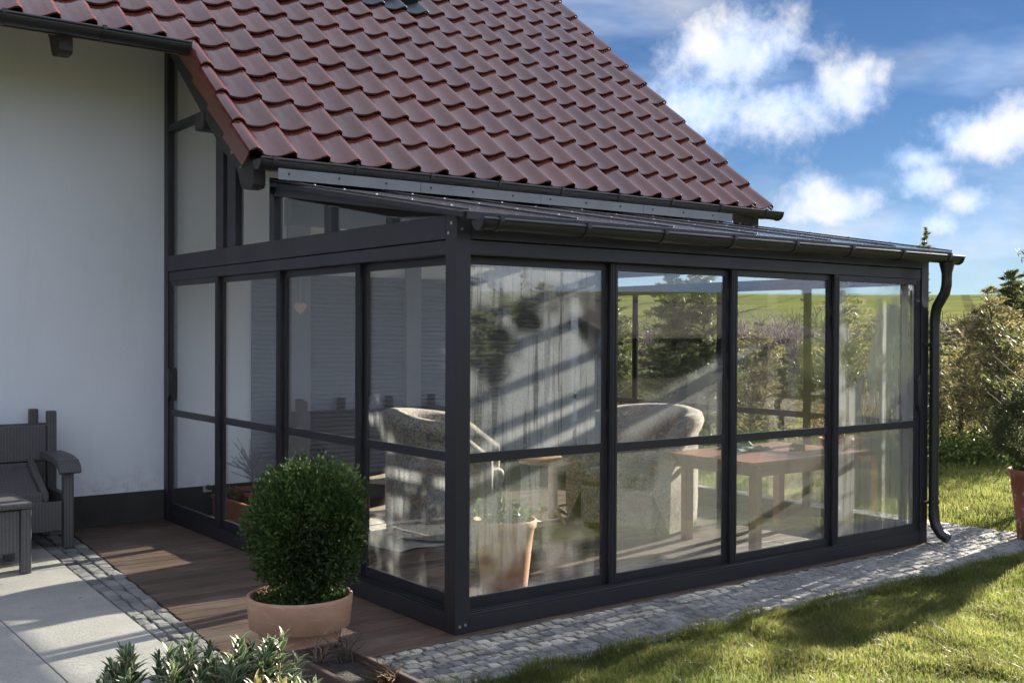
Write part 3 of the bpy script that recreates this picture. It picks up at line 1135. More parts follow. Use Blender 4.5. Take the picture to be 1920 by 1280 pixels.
LEFTP = [(3.485, 4.59), (2.395, 3.485), (1.255, 2.395), (.115, 1.255)]
for k, (a, b) in enumerate(LEFTP):
    sliding('L', a, b, k, M['glass'] if k < 3 else M['fog_left'], 4.555 if k == 0 else None)
FRONTP = [(.105, 1.255), (1.255, 2.356), (2.356, 3.462), (3.462, 4.575)]
for k, (a, b) in enumerate(FRONTP):
    sliding('F', a, b, 3 - k, FOGF[k], 4.535 if k == 3 else None, FOGLOW[k])
RIGHTP = [(3.10, 3.42), (2.20, 3.10), (1.13, 2.20), (.115, 1.13)]
for k, (a, b) in enumerate([(3.43, 4.59), (2.20, 3.43), (1.13, 2.20), (.115, 1.13)]):
    sliding('R', a, b, k, M['glass'])

# glazing above the side beams: uprights, rails and panes up to the roof
ZL = lambda y: 2.395 + .172 * y       # top surface of the lean-to


def upper_side(sx):
    def X(d0, d1):
        return (d0, d1) if sx == 0 else (LX - d1, LX - d0)
    x0, x1 = X(0.0, .075)
    g0, g1 = X(.030, .038)
    # lean-to rafter at the side
    cpart('side_rafter', MB().prism([(.112, ZL(.112) - .035), (2.39, ZL(2.39) - .035), (2.39, ZL(2.39) - .105), (.112, 2.377)], 0, x0, x1))
    ups = [(.70, .78), (1.495, 1.60), (2.39, 2.475), (3.10, 3.265), (3.345, 3.50)]
    for a, b in ups:
        lim = (lambda y: ZL(y) - .106) if b < 2.3 else (lambda y: ZR(y) - .37)
        cpart('upright', MB().prism([(a, 2.377), (b, 2.377), (b, lim(b)), (a, lim(a))], 0, x0 + .002, x1 - .002), .003)
    cpart('glazing_bar', box(x0 + .004, x1 - .004, 3.50, 4.60, 3.485, 3.55), .003)
    for a, b, fn in ((.16, .70, 0), (.78, 1.495, 0), (1.60, 2.39, 0), (2.475, 3.10, 1), (3.265, 3.345, 1), (3.50, 4.60, 1)):
        f_ = (lambda y: ZL(y) - .106) if fn == 0 else (lambda y: ZR(y) - .37)
        MB().prism([(a, 2.377), (b, 2.377), (b, f_(b)), (a, f_(a))], 0, g0, g1).build('pane', M['glass'], con)


upper_side(0)
upper_side(1)

# lean-to roof: glazing bars, panes, eave profile
NB = 6
xs = [-.03 + k * (4.86 + .03) / NB for k in range(NB + 1)]
for k, x in enumerate(xs):
    w = .028
    a0, a1 = (x, x + 2 * w) if k == 0 else ((x - 2 * w, x) if k == NB else (x - w, x + w))
    cpart('glazing_bar', MB().prism([(-.085, ZL(-.085) - .034), (2.40, ZL(2.40) - .034), (2.40, ZL(2.40) - .002), (-.085, ZL(-.085) - .002)], 0, a0, a1), .003)
    cap = cpart('bar_cap', MB().prism([(-.10, ZL(-.10) + .008), (2.395, ZL(2.395) + .008), (2.395, ZL(2.395) + .020), (-.10, ZL(-.10) + .020)], 0, a0 + .004, a1 - .004), .003)
    sc = MB()
    for q in range(6):
        y = .05 + q * .42
        sc.tube([((a0 + a1) / 2, y, ZL(y) + .019), ((a0 + a1) / 2, y, ZL(y) + .027)], .006, 6)
    tag(sc.build('screws', M['screw'], cap), kind='stuff')
    if k < NB:
        MB().prism([(-.10, ZL(-.10)), (2.395, ZL(2.395)), (2.395, ZL(2.395) + .006), (-.10, ZL(-.10) + .006)], 0, xs[k] + .012, xs[k + 1] - .012).build('roof_pane', M['glass_roof'], con)
for k in range(4):
    a = .0 + k * 1.2125
    cpart('eave_profile', box(a, a + 1.208, -.105, -.075, 2.335, ZL(-.1) + .004), .003)
cpart('ridge_profile', box(-.03, 4.86, 2.395, 2.404, ZL(2.39) - .09, ZL(2.39) + .03), .002)
for k in range(5):
    cpart('rafter_foot', box(.25 + k * 1.03, .29 + k * 1.03, -.074, -.001, 2.32, 2.372), .003)

fgut = half_gutter('front_gutter', .035, 4.845, -.160, 2.330, .053, con, .64, .12)
# downpipe: outlet, swan neck, pipe with clips, shoe
dx = 4.72
P0 = [(dx, -.165, 2.275), (dx, -.165, 2.20)]
dp = MB()
dp.tube([(dx - .05, -.165, 2.285), (dx - .05, -.165, 2.20), (dx - .05, -.165, 2.14)], [.062, .042, .040], 16)
dp.tube([(dx - .05, -.165, 2.145), (dx - .05, -.163, 2.10), (dx - .044, -.145, 2.04), (dx - .036, -.105, 1.985), (dx - .026, -.065, 1.93), (dx - .02, -.048, 1.87), (dx - .02, -.045, 1.80)], .0415, 16)
downp = dp.build('downpipe', M['gutter'], con)
MB().tube([(dx - .02, -.045, 1.83), (dx - .02, -.045, .25)], .039, 16).build('lower_pipe', M['gutter'], downp)
MB().tube([(dx - .02, -.045, .30), (dx - .02, -.05, .20), (dx - .018, -.065, .14), (dx - .01, -.11, .075), (dx, -.17, .045)], .043, 16).build('shoe', M['gutter'], downp)
for z in (1.62, .33):
    MB().tube([(dx - .02, -.045, z - .012), (dx - .02, -.045, z + .012)], .045, 16).box(dx - .12, dx - .05, -.02, -.006, z - .010, z + .010).build('pipe_clip', M['gutter'], downp)

# ------------------------------------------------------------------ deck
deck = tag(box(-1.30, 4.62, -.05, 4.70, -.040, -.034).build('deck', M['joint']), kind='structure')
XL = lambda y: -1.125 + (y - .839) * .080
pw, gap = .138, .006
y = -.055
while y < 4.69:
    y1 = min(y + pw, 4.695)
    x0 = XL((y + y1) / 2) - .02
    cuts = [x0]
    while cuts[-1] < 4.60:
        cuts.append(min(4.62, cuts[-1] + random.uniform(1.9, 3.2)))
        if 4.62 - cuts[-1] < .5:
            cuts[-1] = 4.62
    for a, b in zip(cuts[:-1], cuts[1:]):
        b -= .003
        c_ = .004
        zt = random.gauss(-.002, .0008)
        p = MB().add([(a, y, -.033), (b, y, -.033), (b, y1, -.033), (a, y1, -.033), (a, y, zt - c_), (b, y, zt - c_), (b, y1, zt - c_), (a, y1, zt - c_),
                      (a + .001, y + c_, zt), (b - .001, y + c_, zt), (b - .001, y1 - c_, zt), (a + .001, y1 - c_, zt)],
                     [(0, 1, 5, 4), (1, 2, 6, 5), (2, 3, 7, 6), (3, 0, 4, 7), (4, 5, 9, 8), (5, 6, 10, 9), (6, 7, 11, 10), (7, 4, 8, 11), (8, 9, 10, 11)])
        p.build('plank', M['deck'], deck)
    y += pw + gap

# ------------------------------------------------------------------ cobbles
def sett_meshes(n, s=.1):
    out = []
    for _ in range(n):
        b = MB()
        h = s / 2
        ring = []
        for sx, sy in ((-1, -1), (0, -1), (1, -1), (1, 0), (1, 1), (0, 1), (-1, 1), (-1, 0)):
            ring.append((sx * h * random.uniform(.92, 1.03), sy * h * random.uniform(.92, 1.03)))
        lo = [(x_, y_, -.05) for x_, y_ in ring]
        mid = [(x_ * .99, y_ * .99, random.uniform(-.010, -.005)) for x_, y_ in ring]
        top = [(x_ * .87, y_ * .87, random.uniform(-.003, .003)) for x_, y_ in ring]
        vv_ = lo + mid + top + [(random.uniform(-.01, .01), random.uniform(-.01, .01), random.uniform(0, .004))]
        fs_ = []
        for k in range(8):
            k2 = (k + 1) % 8
            fs_ += [(k, k2, 8 + k2, 8 + k), (8 + k, 8 + k2, 16 + k2, 16 + k), (16 + k, 16 + k2, 24)]
        b.add(vv_, fs_, False)
        out.append(b.mesh('sett', M['sett']))
    return out


SETTS = sett_meshes(9)


def lay(parent, spots, limit):
    sp = []
    for s_ in spots:
        q = project((s_[0], s_[1], 0))
        vis = q is not None and -40 < q[0] < 1960 and 600 < q[1] < 1320
        sp.append((0 if vis else 1, q[2] if q else 99, s_))
    sp.sort(key=lambda a: (a[0], a[1]))
    rest_ = MB()
    for k, (nv, dd, (x, y, a, sx, sy)) in enumerate(sp):
        me = random.choice(SETTS)
        z = random.gauss(-.004, .002)
        mt = Matrix.Translation((x, y, z)) @ Matrix.Rotation(a, 4, 'Z') @ Matrix.Rotation(random.gauss(0, .03), 4, 'X') @ Matrix.Rotation(random.gauss(0, .03), 4, 'Y') @ Matrix.Diagonal((sx, sy, 1, 1))
        if k < limit and nv == 0:
            o = obj('sett', me, parent)
            o.matrix_local = mt
        else:
            rest_.add([mt @ v_.co for v_ in me.vertices], [tuple(p.vertices) for p in me.polygons])
    if rest_.v:
        tag(rest_.build('distant_setts', M['sett'], parent), kind='stuff')


path = tag(MB().add([(-1.6, -.76, -.030), (5.74, -.76, -.030), (5.74, 4.9, -.030), (4.63, 4.9, -.030), (4.63, -.062, -.030), (-1.6, -.062, -.030)],
                    [(0, 1, 4, 5), (1, 2, 3, 4)]).build('cobbled_path', M['joint']), kind='structure')
spots = []
for j in range(9):
    yy = -.103 - j * .0755
    x = -1.12 + random.uniform(0, .08) + (0 if j < 7 else .1)
    while x < 5.70:
        w = random.uniform(.066, .108)
        spots.append((x + w / 2, yy + random.gauss(0, .004) + .010 * math.sin(x * 1.3 + j), random.gauss(0, .05), (w - .006) / .1, random.uniform(.66, .72)))
        x += w
for i in range(13):
    xx = 4.74 + i * .0755
    yy = -.05
    while yy < 4.8:
        w = random.uniform(.066, .105)
        spots.append((xx, yy + w / 2, random.gauss(0, .05), random.uniform(.66, .72), (w - .006) / .1))
        yy += w
lay(path, spots, 295)

strip = tag(MB().add([(-1.46, -.9, -.028), (-1.17, -.9, -.028), (-.80, 4.70, -.028), (-1.175, 4.70, -.028)], [(0, 1, 2, 3)]).build('cobbled_strip', M['joint']), kind='structure')
spots = []
for j in range(3):
    yy = -.8
    while yy < 4.66:
        w = random.uniform(.10, .16)
        yc = yy + w / 2
        xl = -1.379 + (yc - .525) * .0496
        xr = XL(yc) - .025
        t_ = (j + .5) / 3
        spots.append((xl + (xr - xl) * t_ + random.gauss(0, .003), yc, -.05 + random.gauss(0, .04), ((xr - xl) / 3 - .008) / .1, (w - .010) / .1))
        yy += w
lay(strip, spots, 180)

# ------------------------------------------------------------------ paving slabs
pav = tag(MB().add([(-6, -2.6, -.032), (-1.52, -2.6, -.032), (-1.18, 4.70, -.032), (-6, 4.70, -.032)], [(0, 1, 2, 3)]).build('paving', M['joint']), kind='structure')
xb = lambda y: -1.385 + (y - .525) * .0496
ys = [-2.5, -1.3, .18, 1.66, 3.14, 4.69]
for i in range(5):
    y0, y1 = ys[i] + .003, ys[i + 1] - .003
    for a, b in ((-1.975, None), (-2.775, -1.975), (-3.575, -2.775), (-4.4, -3.575), (-5.2, -4.4), (-6, -5.2)):
        bl, bh = (xb(y0), xb(y1)) if b is None else (b, b)
        x0 = a + .003
        bl, bh = bl - .003, bh - .003
        zt = random.gauss(0, .0006)
        MB().add([(x0, y0, -.03), (bl, y0, -.03), (bh, y1, -.03), (x0, y1, -.03), (x0, y0, zt - .003), (bl, y0, zt - .003), (bh, y1, zt - .003), (x0, y1, zt - .003),
                  (x0 + .003, y0 + .003, zt), (bl - .003, y0 + .003, zt), (bh - .003, y1 - .003, zt), (x0 + .003, y1 - .003, zt)],
                 [(0, 1, 5, 4), (1, 2, 6, 5), (2, 3, 7, 6), (3, 0, 4, 7), (4, 5, 9, 8), (5, 6, 10, 9), (6, 7, 11, 10), (7, 4, 8, 11), (8, 9, 10, 11)]).build('slab', M['slab'], pav)

# ------------------------------------------------------------------ garden furniture on the terrace
sofa = thing('garden_sofa', 'grey brown woven resin garden sofa against the white wall', 'sofa', (-1.05, 4.20, 0))
RS = M['resin']


def spart(th, name, mb_, mat, bevel=.008):
    return mb_.build(name, mat, th, bevel)


def lb(x0, x1, y0, y1, z0, z1, o=(-1.05, 4.20)):
    return MB().box(x0 - o[0], x1 - o[0], y0 - o[1], y1 - o[1], z0, z1)


for x0, x1 in ((-1.085, -1.012), (-2.70, -2.627)):
    spart(sofa, 'back_post', lb(x0, x1, 4.36, 4.43, .28, 1.045), RS)
for x0, x1 in ((-1.165, -1.095), (-1.62, -1.55), (-2.10, -2.03), (-2.62, -2.55)):
    spart(sofa, 'rear_post', lb(x0, x1, 4.60, 4.665, .30, 1.05), RS)
spart(sofa, 'back_panel', lb(-2.625, -1.087, 4.375, 4.412, .64, .93), RS)
spart(sofa, 'back_panel', lb(-2.625, -1.087, 4.378, 4.412, .30, .632), RS)
spart(sofa, 'rear_panel', lb(-2.70, -1.02, 4.615, 4.65, .12, .93), RS)
spart(sofa, 'top_cover', lb(-2.62, -1.09, 4.414, 4.612, .885, .905), M['black_plastic'], .004)
for x0, x1 in ((-1.095, -1.02), (-2.70, -2.625)):
    arm = [(3.775 - 4.2, .60), (3.80 - 4.2, .655), (3.86 - 4.2, .69), (4.0 - 4.2, .712), (4.2 - 4.2, .72), (4.355 - 4.2, .72), (4.355 - 4.2, .665), (4.0 - 4.2, .655), (3.86 - 4.2, .625), (3.81 - 4.2, .585)]
    spart(sofa, 'armrest', MB().prism(arm, 0, x0 - .045 + 1.05, x1 + .045 + 1.05), RS)
    leg = [(3.83 - 4.2, 0), (3.90 - 4.2, 0), (3.915 - 4.2, .645), (3.83 - 4.2, .625)]
    spart(sofa, 'leg', MB().prism(leg, 0, x0 + 1.05, x1 + 1.05), RS)
    spart(sofa, 'leg', MB().prism([(4.50 - 4.2, 0), (4.57 - 4.2, 0), (4.57 - 4.2, .60), (4.48 - 4.2, .60)], 0, x0 + 1.05, x1 + 1.05), RS)
    spart(sofa, 'side_panel', MB().prism([(3.92 - 4.2, .14), (4.47 - 4.2, .14), (4.47 - 4.2, .42), (3.92 - 4.2, .42)], 0, x0 + .012 + 1.05, x1 - .012 + 1.05), RS)
spart(sofa, 'front_panel', lb(-2.62, -1.10, 3.85, 3.885, .14, .37), RS)
tr = MB()
tr.prism([(4.355 - 4.2, .60), (4.335 - 4.2, .57), (3.93 - 4.2, .375), (3.93 - 4.2, .41)], 0, -2.45 + 1.05, -1.24 + 1.05)
for x0, x1 in ((-1.24, -1.19), (-2.50, -2.45)):
    tr.prism([(4.36 - 4.2, .66), (4.335 - 4.2, .57), (3.90 - 4.2, .365), (3.90 - 4.2, .44)], 0, x0 + 1.05, x1 + 1.05)
tr.prism([(3.93 - 4.2, .375), (3.89 - 4.2, .36), (3.89 - 4.2, .44), (3.93 - 4.2, .45)], 0, -2.45 + 1.05, -1.24 + 1.05)
spart(sofa, 'seat', tr, RS)

tbl = thing('garden_side_table', 'low grey brown resin side table in front of the garden sofa', 'side table', (-1.9, 3.35, 0))
o2 = (-1.9, 3.35)
for x in (-1.585, -2.285):
    for y in (3.065, 3.565):
        spart(tbl, 'leg', lb(x, x + .07, y, y + .07, 0, .455, o2), RS)
spart(tbl, 'apron', lb(-2.21, -1.59, 3.08, 3.11, .15, .45, o2), RS)
spart(tbl, 'apron', lb(-2.21, -1.59, 3.59, 3.62, .15, .45, o2), RS)
spart(tbl, 'apron', lb(-1.565, -1.535, 3.14, 3.56, .15, .45, o2), RS)
spart(tbl, 'top', lb(-2.30, -1.50, 3.05, 3.65, .457, .50, o2), RS, .015)


# ------------------------------------------------------------------ pots and plants
def pot_profile(r0, r1, h, rim=.04, lip=.015, wall=.018, depth=.05):
    return [(0, 0), (r0, 0), (r0 + (r1 - r0) * (h - rim) / h, h - rim), (r1 + lip * .6, h - rim + .004), (r1 + lip, h - .006), (r1 + lip - .006, h), (r1 + lip - wall, h - .002), (r1 - wall, h - .012), (r1 - wall - .008, h - depth), (0, h - depth)]


# clipped box in a pale terracotta pot
tp = thing('topiary_pot', 'clipped green boxwood ball in a wide pale terracotta pot on the deck', 'potted plant', (-.875, .165, 0))
pf = [(0, 0), (.185, 0), (.207, .10), (.222, .158), (.246, .163), (.262, .172), (.276, .315), (.274, .330), (.264, .334), (.252, .328), (.246, .29), (0, .285)]
MB().lathe(pf, n=56).build('pot', M['terracotta_pale'], tp)
MB().lathe([(0, .295), (.235, .290), (.248, .294)], n=32).build('soil', M['soil'], tp)
N = 30000
ph = rng.uniform(0, 2 * math.pi, N)
ct = rng.uniform(-1, 1, N)
st_ = np.sqrt(1 - ct ** 2)
lump = 1 + .06 * np.sin(3 * ph + 4 * ct) + .06 * np.sin(5 * ph - 7 * ct + 1) + .045 * np.sin(11 * ph + 13 * ct) + .03 * np.sin(17 * ph - 21 * ct)
rad = rng.uniform(.18, 1.0, N) ** .5 * lump + (rng.random(N) < .02) * rng.uniform(.02, .10, N)
prof_w = np.where(ct < 0, .30 - .075 * (-ct) ** 1.6, .30)
ex = np.sign(ct) * np.abs(ct) ** .88
C = np.stack([.035 + 1.07 * rad * prof_w * (st_ ** .84) * np.cos(ph), -.02 + 1.07 * rad * prof_w * (st_ ** .84) * np.sin(ph), .675 + rad * ex * .365], 1)
C += rng.normal(0, .007, C.shape)
D = np.stack([st_ * np.cos(ph), st_ * np.sin(ph), ct + .5], 1) + rng.normal(0, .55, (N, 3))
obj('foliage', leaf_mesh('foliage', C, D, rng.uniform(.018, .030, N), rng.uniform(.010, .016, N), M['box_leaf'], .2), tp)
N = 1600
ph = rng.uniform(0, 2 * math.pi, N)
rr_ = .24 * np.sqrt(rng.uniform(.0, 1, N))
C = np.stack([rr_ * np.cos(ph), rr_ * np.sin(ph), .305 + rng.uniform(0, .035, N)], 1)
D = np.stack([np.cos(ph), np.sin(ph), np.ones(N)], 1) + rng.normal(0, .6, (N, 3))
obj('ground_cover', leaf_mesh('ground_cover', C, D, rng.uniform(.014, .024, N), rng.uniform(.009, .014, N), M['box_leaf'], .2), tp)
bb = MB()
for k in range(7):
    a = random.uniform(0, 6.28)
    q = random.uniform(.03, .12)
    bb.tube([(.03 * math.cos(a), .03 * math.sin(a), .26), (q * .6 * math.cos(a), q * .6 * math.sin(a), .5), (q * math.cos(a), q * math.sin(a), .85)], [.012, .008, .004], 5)
bb.build('stems', M['bark'], tp)


# variegated shrubs in the foreground
def lance_leaves(name, C, D, U, L, W, mat):
    """lanceolate leaves with a midrib; attribute edge 0 at midrib, 1 at margin"""
    N = len(C)
    D = D / np.linalg.norm(D, axis=1, keepdims=True)
    S = np.cross(D, U)
    S /= np.linalg.norm(S, axis=1, keepdims=True) + 1e-9
    Nn = np.cross(S, D)
    rows_ = [(0, .10, 0), (.22, .72, .02), (.5, 1.0, .02), (.78, .66, -.04), (1.0, .02, -.13)]
    V = np.empty((N, 15, 3))
    E_ = np.empty((N, 15))
    for i, (l_, w_, dz) in enumerate(rows_):
        mid = C + D * (L * l_)[:, None] + Nn * (L * dz)[:, None]
        V[:, i * 3 + 0] = mid - S * (W * w_ * .5)[:, None] + Nn * (W * w_ * .16)[:, None]
        V[:, i * 3 + 1] = mid
        V[:, i * 3 + 2] = mid + S * (W * w_ * .5)[:, None] + Nn * (W * w_ * .16)[:, None]
        E_[:, i * 3 + 0] = 1
        E_[:, i * 3 + 1] = 0 if i < 4 else 1
        E_[:, i * 3 + 2] = 1
    fq = []
    for i in range(4):
        for j in range(2):
            fq.append((i * 3 + j, i * 3 + j + 1, (i + 1) * 3 + j + 1, (i + 1) * 3 + j))
    fq = np.array(fq)
    idx = (np.arange(N)[:, None, None] * 15 + fq[None]).reshape(-1).astype(np.int32)
    me = bpy.data.meshes.new(name)
    me.vertices.add(N * 15)
    me.vertices.foreach_set('co', V.reshape(-1))
    me.loops.add(len(idx))
    me.loops.foreach_set('vertex_index', idx)
    me.polygons.add(N * 8)
    me.polygons.foreach_set('loop_start', np.arange(0, N * 32, 4, dtype=np.int32))
    me.polygons.foreach_set('loop_total', np.full(N * 8, 4, dtype=np.int32))
    me.polygons.foreach_set('use_smooth', np.ones(N * 8, dtype=bool))
    a1 = me.attributes.new('edge', 'FLOAT', 'POINT')
    a1.data.foreach_set('value', E_.reshape(-1).astype(np.float32))
    a2 = me.attributes.new('rnd', 'FLOAT', 'POINT')
    a2.data.foreach_set('value', np.repeat(rng.random(N), 15).astype(np.float32))
    me.materials.append(mat)
    me.update(calc_edges=True)
    return me


def rosette_shrub(th, stems, mat, leaf_l=.092, leaf_w=.027, per=36):
    """stems: list of (tip xyz local, base xyz local)"""
    Cs, Ds, Us, Ls, Ws = [], [], [], [], []
    sb = MB()
    for tip, base in stems:
        tip, base = Vector(tip), Vector(base)
        ax = (tip - base)
        ln_ = ax.length
        ax.normalize()
        midp = base.lerp(tip, .5) + Vector((random.gauss(0, .02), random.gauss(0, .02), -.02))
        sb.tube([base, midp, tip], [.008, .006, .004], 5)
        a_ = ax.orthogonal().normalized()
        b_ = ax.cross(a_)
        n_ = int(per * random.uniform(.8, 1.2))
        for k in range(n_):
            f = (k + .5) / n_
            pos = base.lerp(tip, 1 - .62 * (1 - f) ** 1.1 * min(1, .16 / max(ln_, .01) * 2.4))
            ang = k * 2.39996 + random.gauss(0, .25)
            out = .98 - .72 * f ** 2.2 + random.gauss(0, .08)
            d = (a_ * math.cos(ang) + b_ * math.sin(ang)) * out + ax * (1.05 - out * .55) + Vector((0, 0, random.gauss(.05, .1)))
            Cs.append(pos)
            Ds.append(d)
            Us.append(ax)
            s_ = random.uniform(.75, 1.15) * (1 - .45 * f ** 3)
            Ls.append(leaf_l * s_)
            Ws.append(leaf_w * s_ * random.uniform(.85, 1.15))
    obj('foliage', lance_leaves('foliage', np.array(Cs), np.array(Ds), np.array(Us), np.array(Ls), np.array(Ws), mat), th)
    sb.build('stems', M['twig'], th)


def cluster(n, rx, ry, z0, z1, top, dome=.5):
    out = []
    for k in range(n):
        a = random.uniform(0, 6.28)
        q = math.sqrt(random.random())
        x, y_ = rx * q * math.cos(a), ry * q * math.sin(a)
        zt = top - dome * (z1 - z0) * q * q + random.gauss(0, .03)
        out.append(((x, y_, zt), (x * .45, y_ * .45, z0)))
    return out


sh1 = thing('variegated_shrub', 'leafy shrub with narrow cream edged green leaves, left of the box pot', 'shrub', (-2.10, -1.18, 0))
rosette_shrub(sh1, cluster(46, .31, .28, .05, .5, .585, .62), M['variegated_leaf'])
sh2 = thing('variegated_shrub', 'taller cream edged green shrub standing just in front of the box pot', 'shrub', (-1.79, -1.30, 0))
rosette_shrub(sh2, cluster(38, .27, .26, .05, .5, .56, .58), M['variegated_leaf'])
sh3 = thing('golden_shrub', 'yellow and pink tipped shrub low in the foreground before the green ones', 'shrub', (-1.93, -1.66, 0))
rosette_shrub(sh3, cluster(15, .20, .12, .05, .4, .555, .5), M['golden_leaf'], .085, .026, 34)

# wooden planter with soil and dry twigs
pb = thing('wooden_planter', 'dark brown wooden planter box with bare soil and dry twigs', 'planter', (-1.285, -1.20, 0), R(-90))
for x0, x1, y0, y1 in ((-.42, .42, -.13, -.105), (-.42, .42, .105, .13), (-.42, -.395, -.104, .104), (.395, .42, -.104, .104)):
    box(x0, x1, y0, y1, .0, .345).build('side_board', M['brown_box'], pb, .004)
box(-.394, .394, -.104, .104, .05, .312).build('soil', M['soil'], pb)


def dry_clump(parent, x, y_, n, h, mat, sp=.07, z=.30, r_=.0022):
    b = MB()
    for k in range(n):
        a = random.uniform(0, 6.28)
        l_ = h * random.uniform(.5, 1.1)
        p0 = Vector((x + random.gauss(0, .015), y_ + random.gauss(0, .015), z))
        p1 = p0 + Vector((math.cos(a) * sp * .5, math.sin(a) * sp * .5, l_ * .5))
        p2 = p1 + Vector((math.cos(a + random.gauss(0, .8)) * sp, math.sin(a + random.gauss(0, .8)) * sp, l_ * random.uniform(.1, .5)))
        b.tube([p0, p1, p2], [r_, r_ * .8, r_ * .4], 5, False)
    return b.build('dry_twigs', mat, parent)


dry_clump(pb, -.28, -.03, 26, .12, M['twig'])
dry_clump(pb, -.22, .05, 26, .18, M['bark'], .06)
dry_clump(pb, .12, .06, 40, .10, M['dry_leaf'], .06, .30, .003)

# dark red pot on the right with a clipped bush
pr_ = thing('potted_bush', 'round dark green bush in a tall chipped red terracotta pot on the cobbles', 'potted plant', (5.56, -.48, 0))
MB().lathe([(0, 0), (.165, 0), (.19, .25), (.225, .52), (.245, .525), (.25, .575), (.238, .585), (.222, .575), (.215, .52), (0, .515)], n=36).build('pot', M['terracotta_chipped'], pr_)
MB().lathe([(0, .53), (.215, .525)], n=24).build('soil', M['soil'], pr_)
N = 15000
d_ = rng.normal(size=(N, 3))
d_ /= np.linalg.norm(d_, axis=1, keepdims=True)
lum = 1 + .12 * np.sin(d_[:, 0] * 6 + 1) * np.sin(d_[:, 1] * 5) + .1 * np.sin(d_[:, 2] * 9 + d_[:, 0] * 4)
C = d_ * (rng.uniform(.55, 1, N) ** .5 * .36 * lum)[:, None] * np.array([1, 1, 1.0]) + np.array([0, 0, .92])
obj('foliage', leaf_mesh('foliage', C, d_ + rng.normal(0, .6, (N, 3)) + [0, 0, .4], rng.uniform(.02, .035, N), rng.uniform(.01, .016, N), M['conifer_dark']), pr_)
MB().tube([(0, 0, .5), (.01, 0, .72), (0, 0, .95)], [.025, .02, .012], 8).build('trunk', M['bark'], pr_)
N = 260
ph = rng.uniform(0, 6.28, N)
C = np.stack([.2 * np.cos(ph), .2 * np.sin(ph), .57 + rng.uniform(0, .07, N)], 1)
obj('trailing_leaves', leaf_mesh('trailing_leaves', C, rng.normal(size=(N, 3)) + [0, 0, .6], rng.uniform(.03, .05, N), rng.uniform(.015, .03, N), M['fresh_leaf']), pr_)

# ------------------------------------------------------------------ inside the conservatory
def armchair(name, label, loc, rz):
    th = thing(name, label, 'armchair', loc, rz, 'patterned armchairs')
    th.scale = (1.06, 1.06, 1.06)
    # faces local +x; U-shaped back and arms
    path_ = []
    for k in range(6):
        path_.append((.46 - .36 * k / 5 - .02, -.40, k / 5 * .30))
    for k in range(1, 16):
        a = -math.pi / 2 - math.pi * k / 16
        path_.append((.06 + .42 * math.cos(a), .40 * math.sin(a), .30 + .40 * k / 16))
    for k in range(6):
        path_.append((.08 + .36 * k / 5, .40, .70 + k / 5 * .30))
    n_ = len(path_)
    secs = []
    for i, (x, y_, t_) in enumerate(path_):
        q0, q1 = path_[max(0, i - 1)], path_[min(n_ - 1, i + 1)]
        tx, ty = q1[0] - q0[0], q1[1] - q0[1]
        l_ = math.hypot(tx, ty)
        nx, ny = -ty / l_, tx / l_          # left normal points inward or outward
        if nx * (x - .12) + ny * y_ < 0:
            nx, ny = -nx, -ny
        u_ = abs(t_ - .5) * 2
        h_ = .66 + .33 * max(0.0, math.cos(math.pi / 2 * u_)) ** 1.1
        roll = .055
        prof = [(.075, .03), (.085, .25), (.085, h_ - .17), (.115, h_ - .12), (.135, h_ - .06), (.118, h_ - .012), (.07, h_ + .005), (0, h_), (-.055, h_ - .03), (-.085, h_ - .09), (-.09, h_ - .18), (-.085, .36)]
        secs.append([(x + nx * o_, y_ + ny * o_, z_) for o_, z_ in prof])
    b = MB()
    k_ = len(secs[0])
    b.add([p for s_ in secs for p in s_], [(i * k_ + j, i * k_ + j + 1, (i + 1) * k_ + j + 1, (i + 1) * k_ + j) for i in range(n_ - 1) for j in range(k_ - 1)], True)
    b.add(secs[0], [tuple(range(k_))])
    b.add(secs[-1], [tuple(range(k_ - 1, -1, -1))])
    b.build('backrest', M['fabric'], th)
    box(-.32, .47, -.33, .33, .05, .36).build('seat_base', M['fabric'], th, .03, 3)
    box(-.29, .49, -.315, .315, .363, .50).build('cushion', M['fabric'], th, .05, 4)
    for x, y_ in ((.36, .34), (.36, -.34), (-.3, .22), (-.3, -.22)):
        MB().tube([(x, y_, .0), (x, y_, .05)], [.02, .028], 10).build('foot', M['timber'], th)
    return th


armchair('armchair', 'beige and blue patterned armchair on the pale rug, nearer the house corner', (1.66, 2.66, 0), R(-40))
armchair('armchair', 'beige and blue patterned armchair behind the wooden dining table', (3.36, 1.98, 0), R(198))

ct_ = thing('coffee_table', 'round light wooden coffee table between the two patterned armchairs', 'table', (2.80, 2.56, 0))
MB().lathe([(0, .535), (.30, .535), (.315, .545), (.315, .558), (.305, .566), (0, .566)], n=40).build('top', M['lightwood'], ct_)
MB().tube([(0, 0, .03), (0, 0, .535)], [.05, .035], 14).build('column', M['lightwood'], ct_)
for k in range(3):
    a = k * 2.0944 + .3
    MB().tube([(.03 * math.cos(a), .03 * math.sin(a), .12), (.2 * math.cos(a), .2 * math.sin(a), .05), (.27 * math.cos(a), .27 * math.sin(a), .018)], [.02, .017, .015], 8).build('leg', M['lightwood'], ct_)

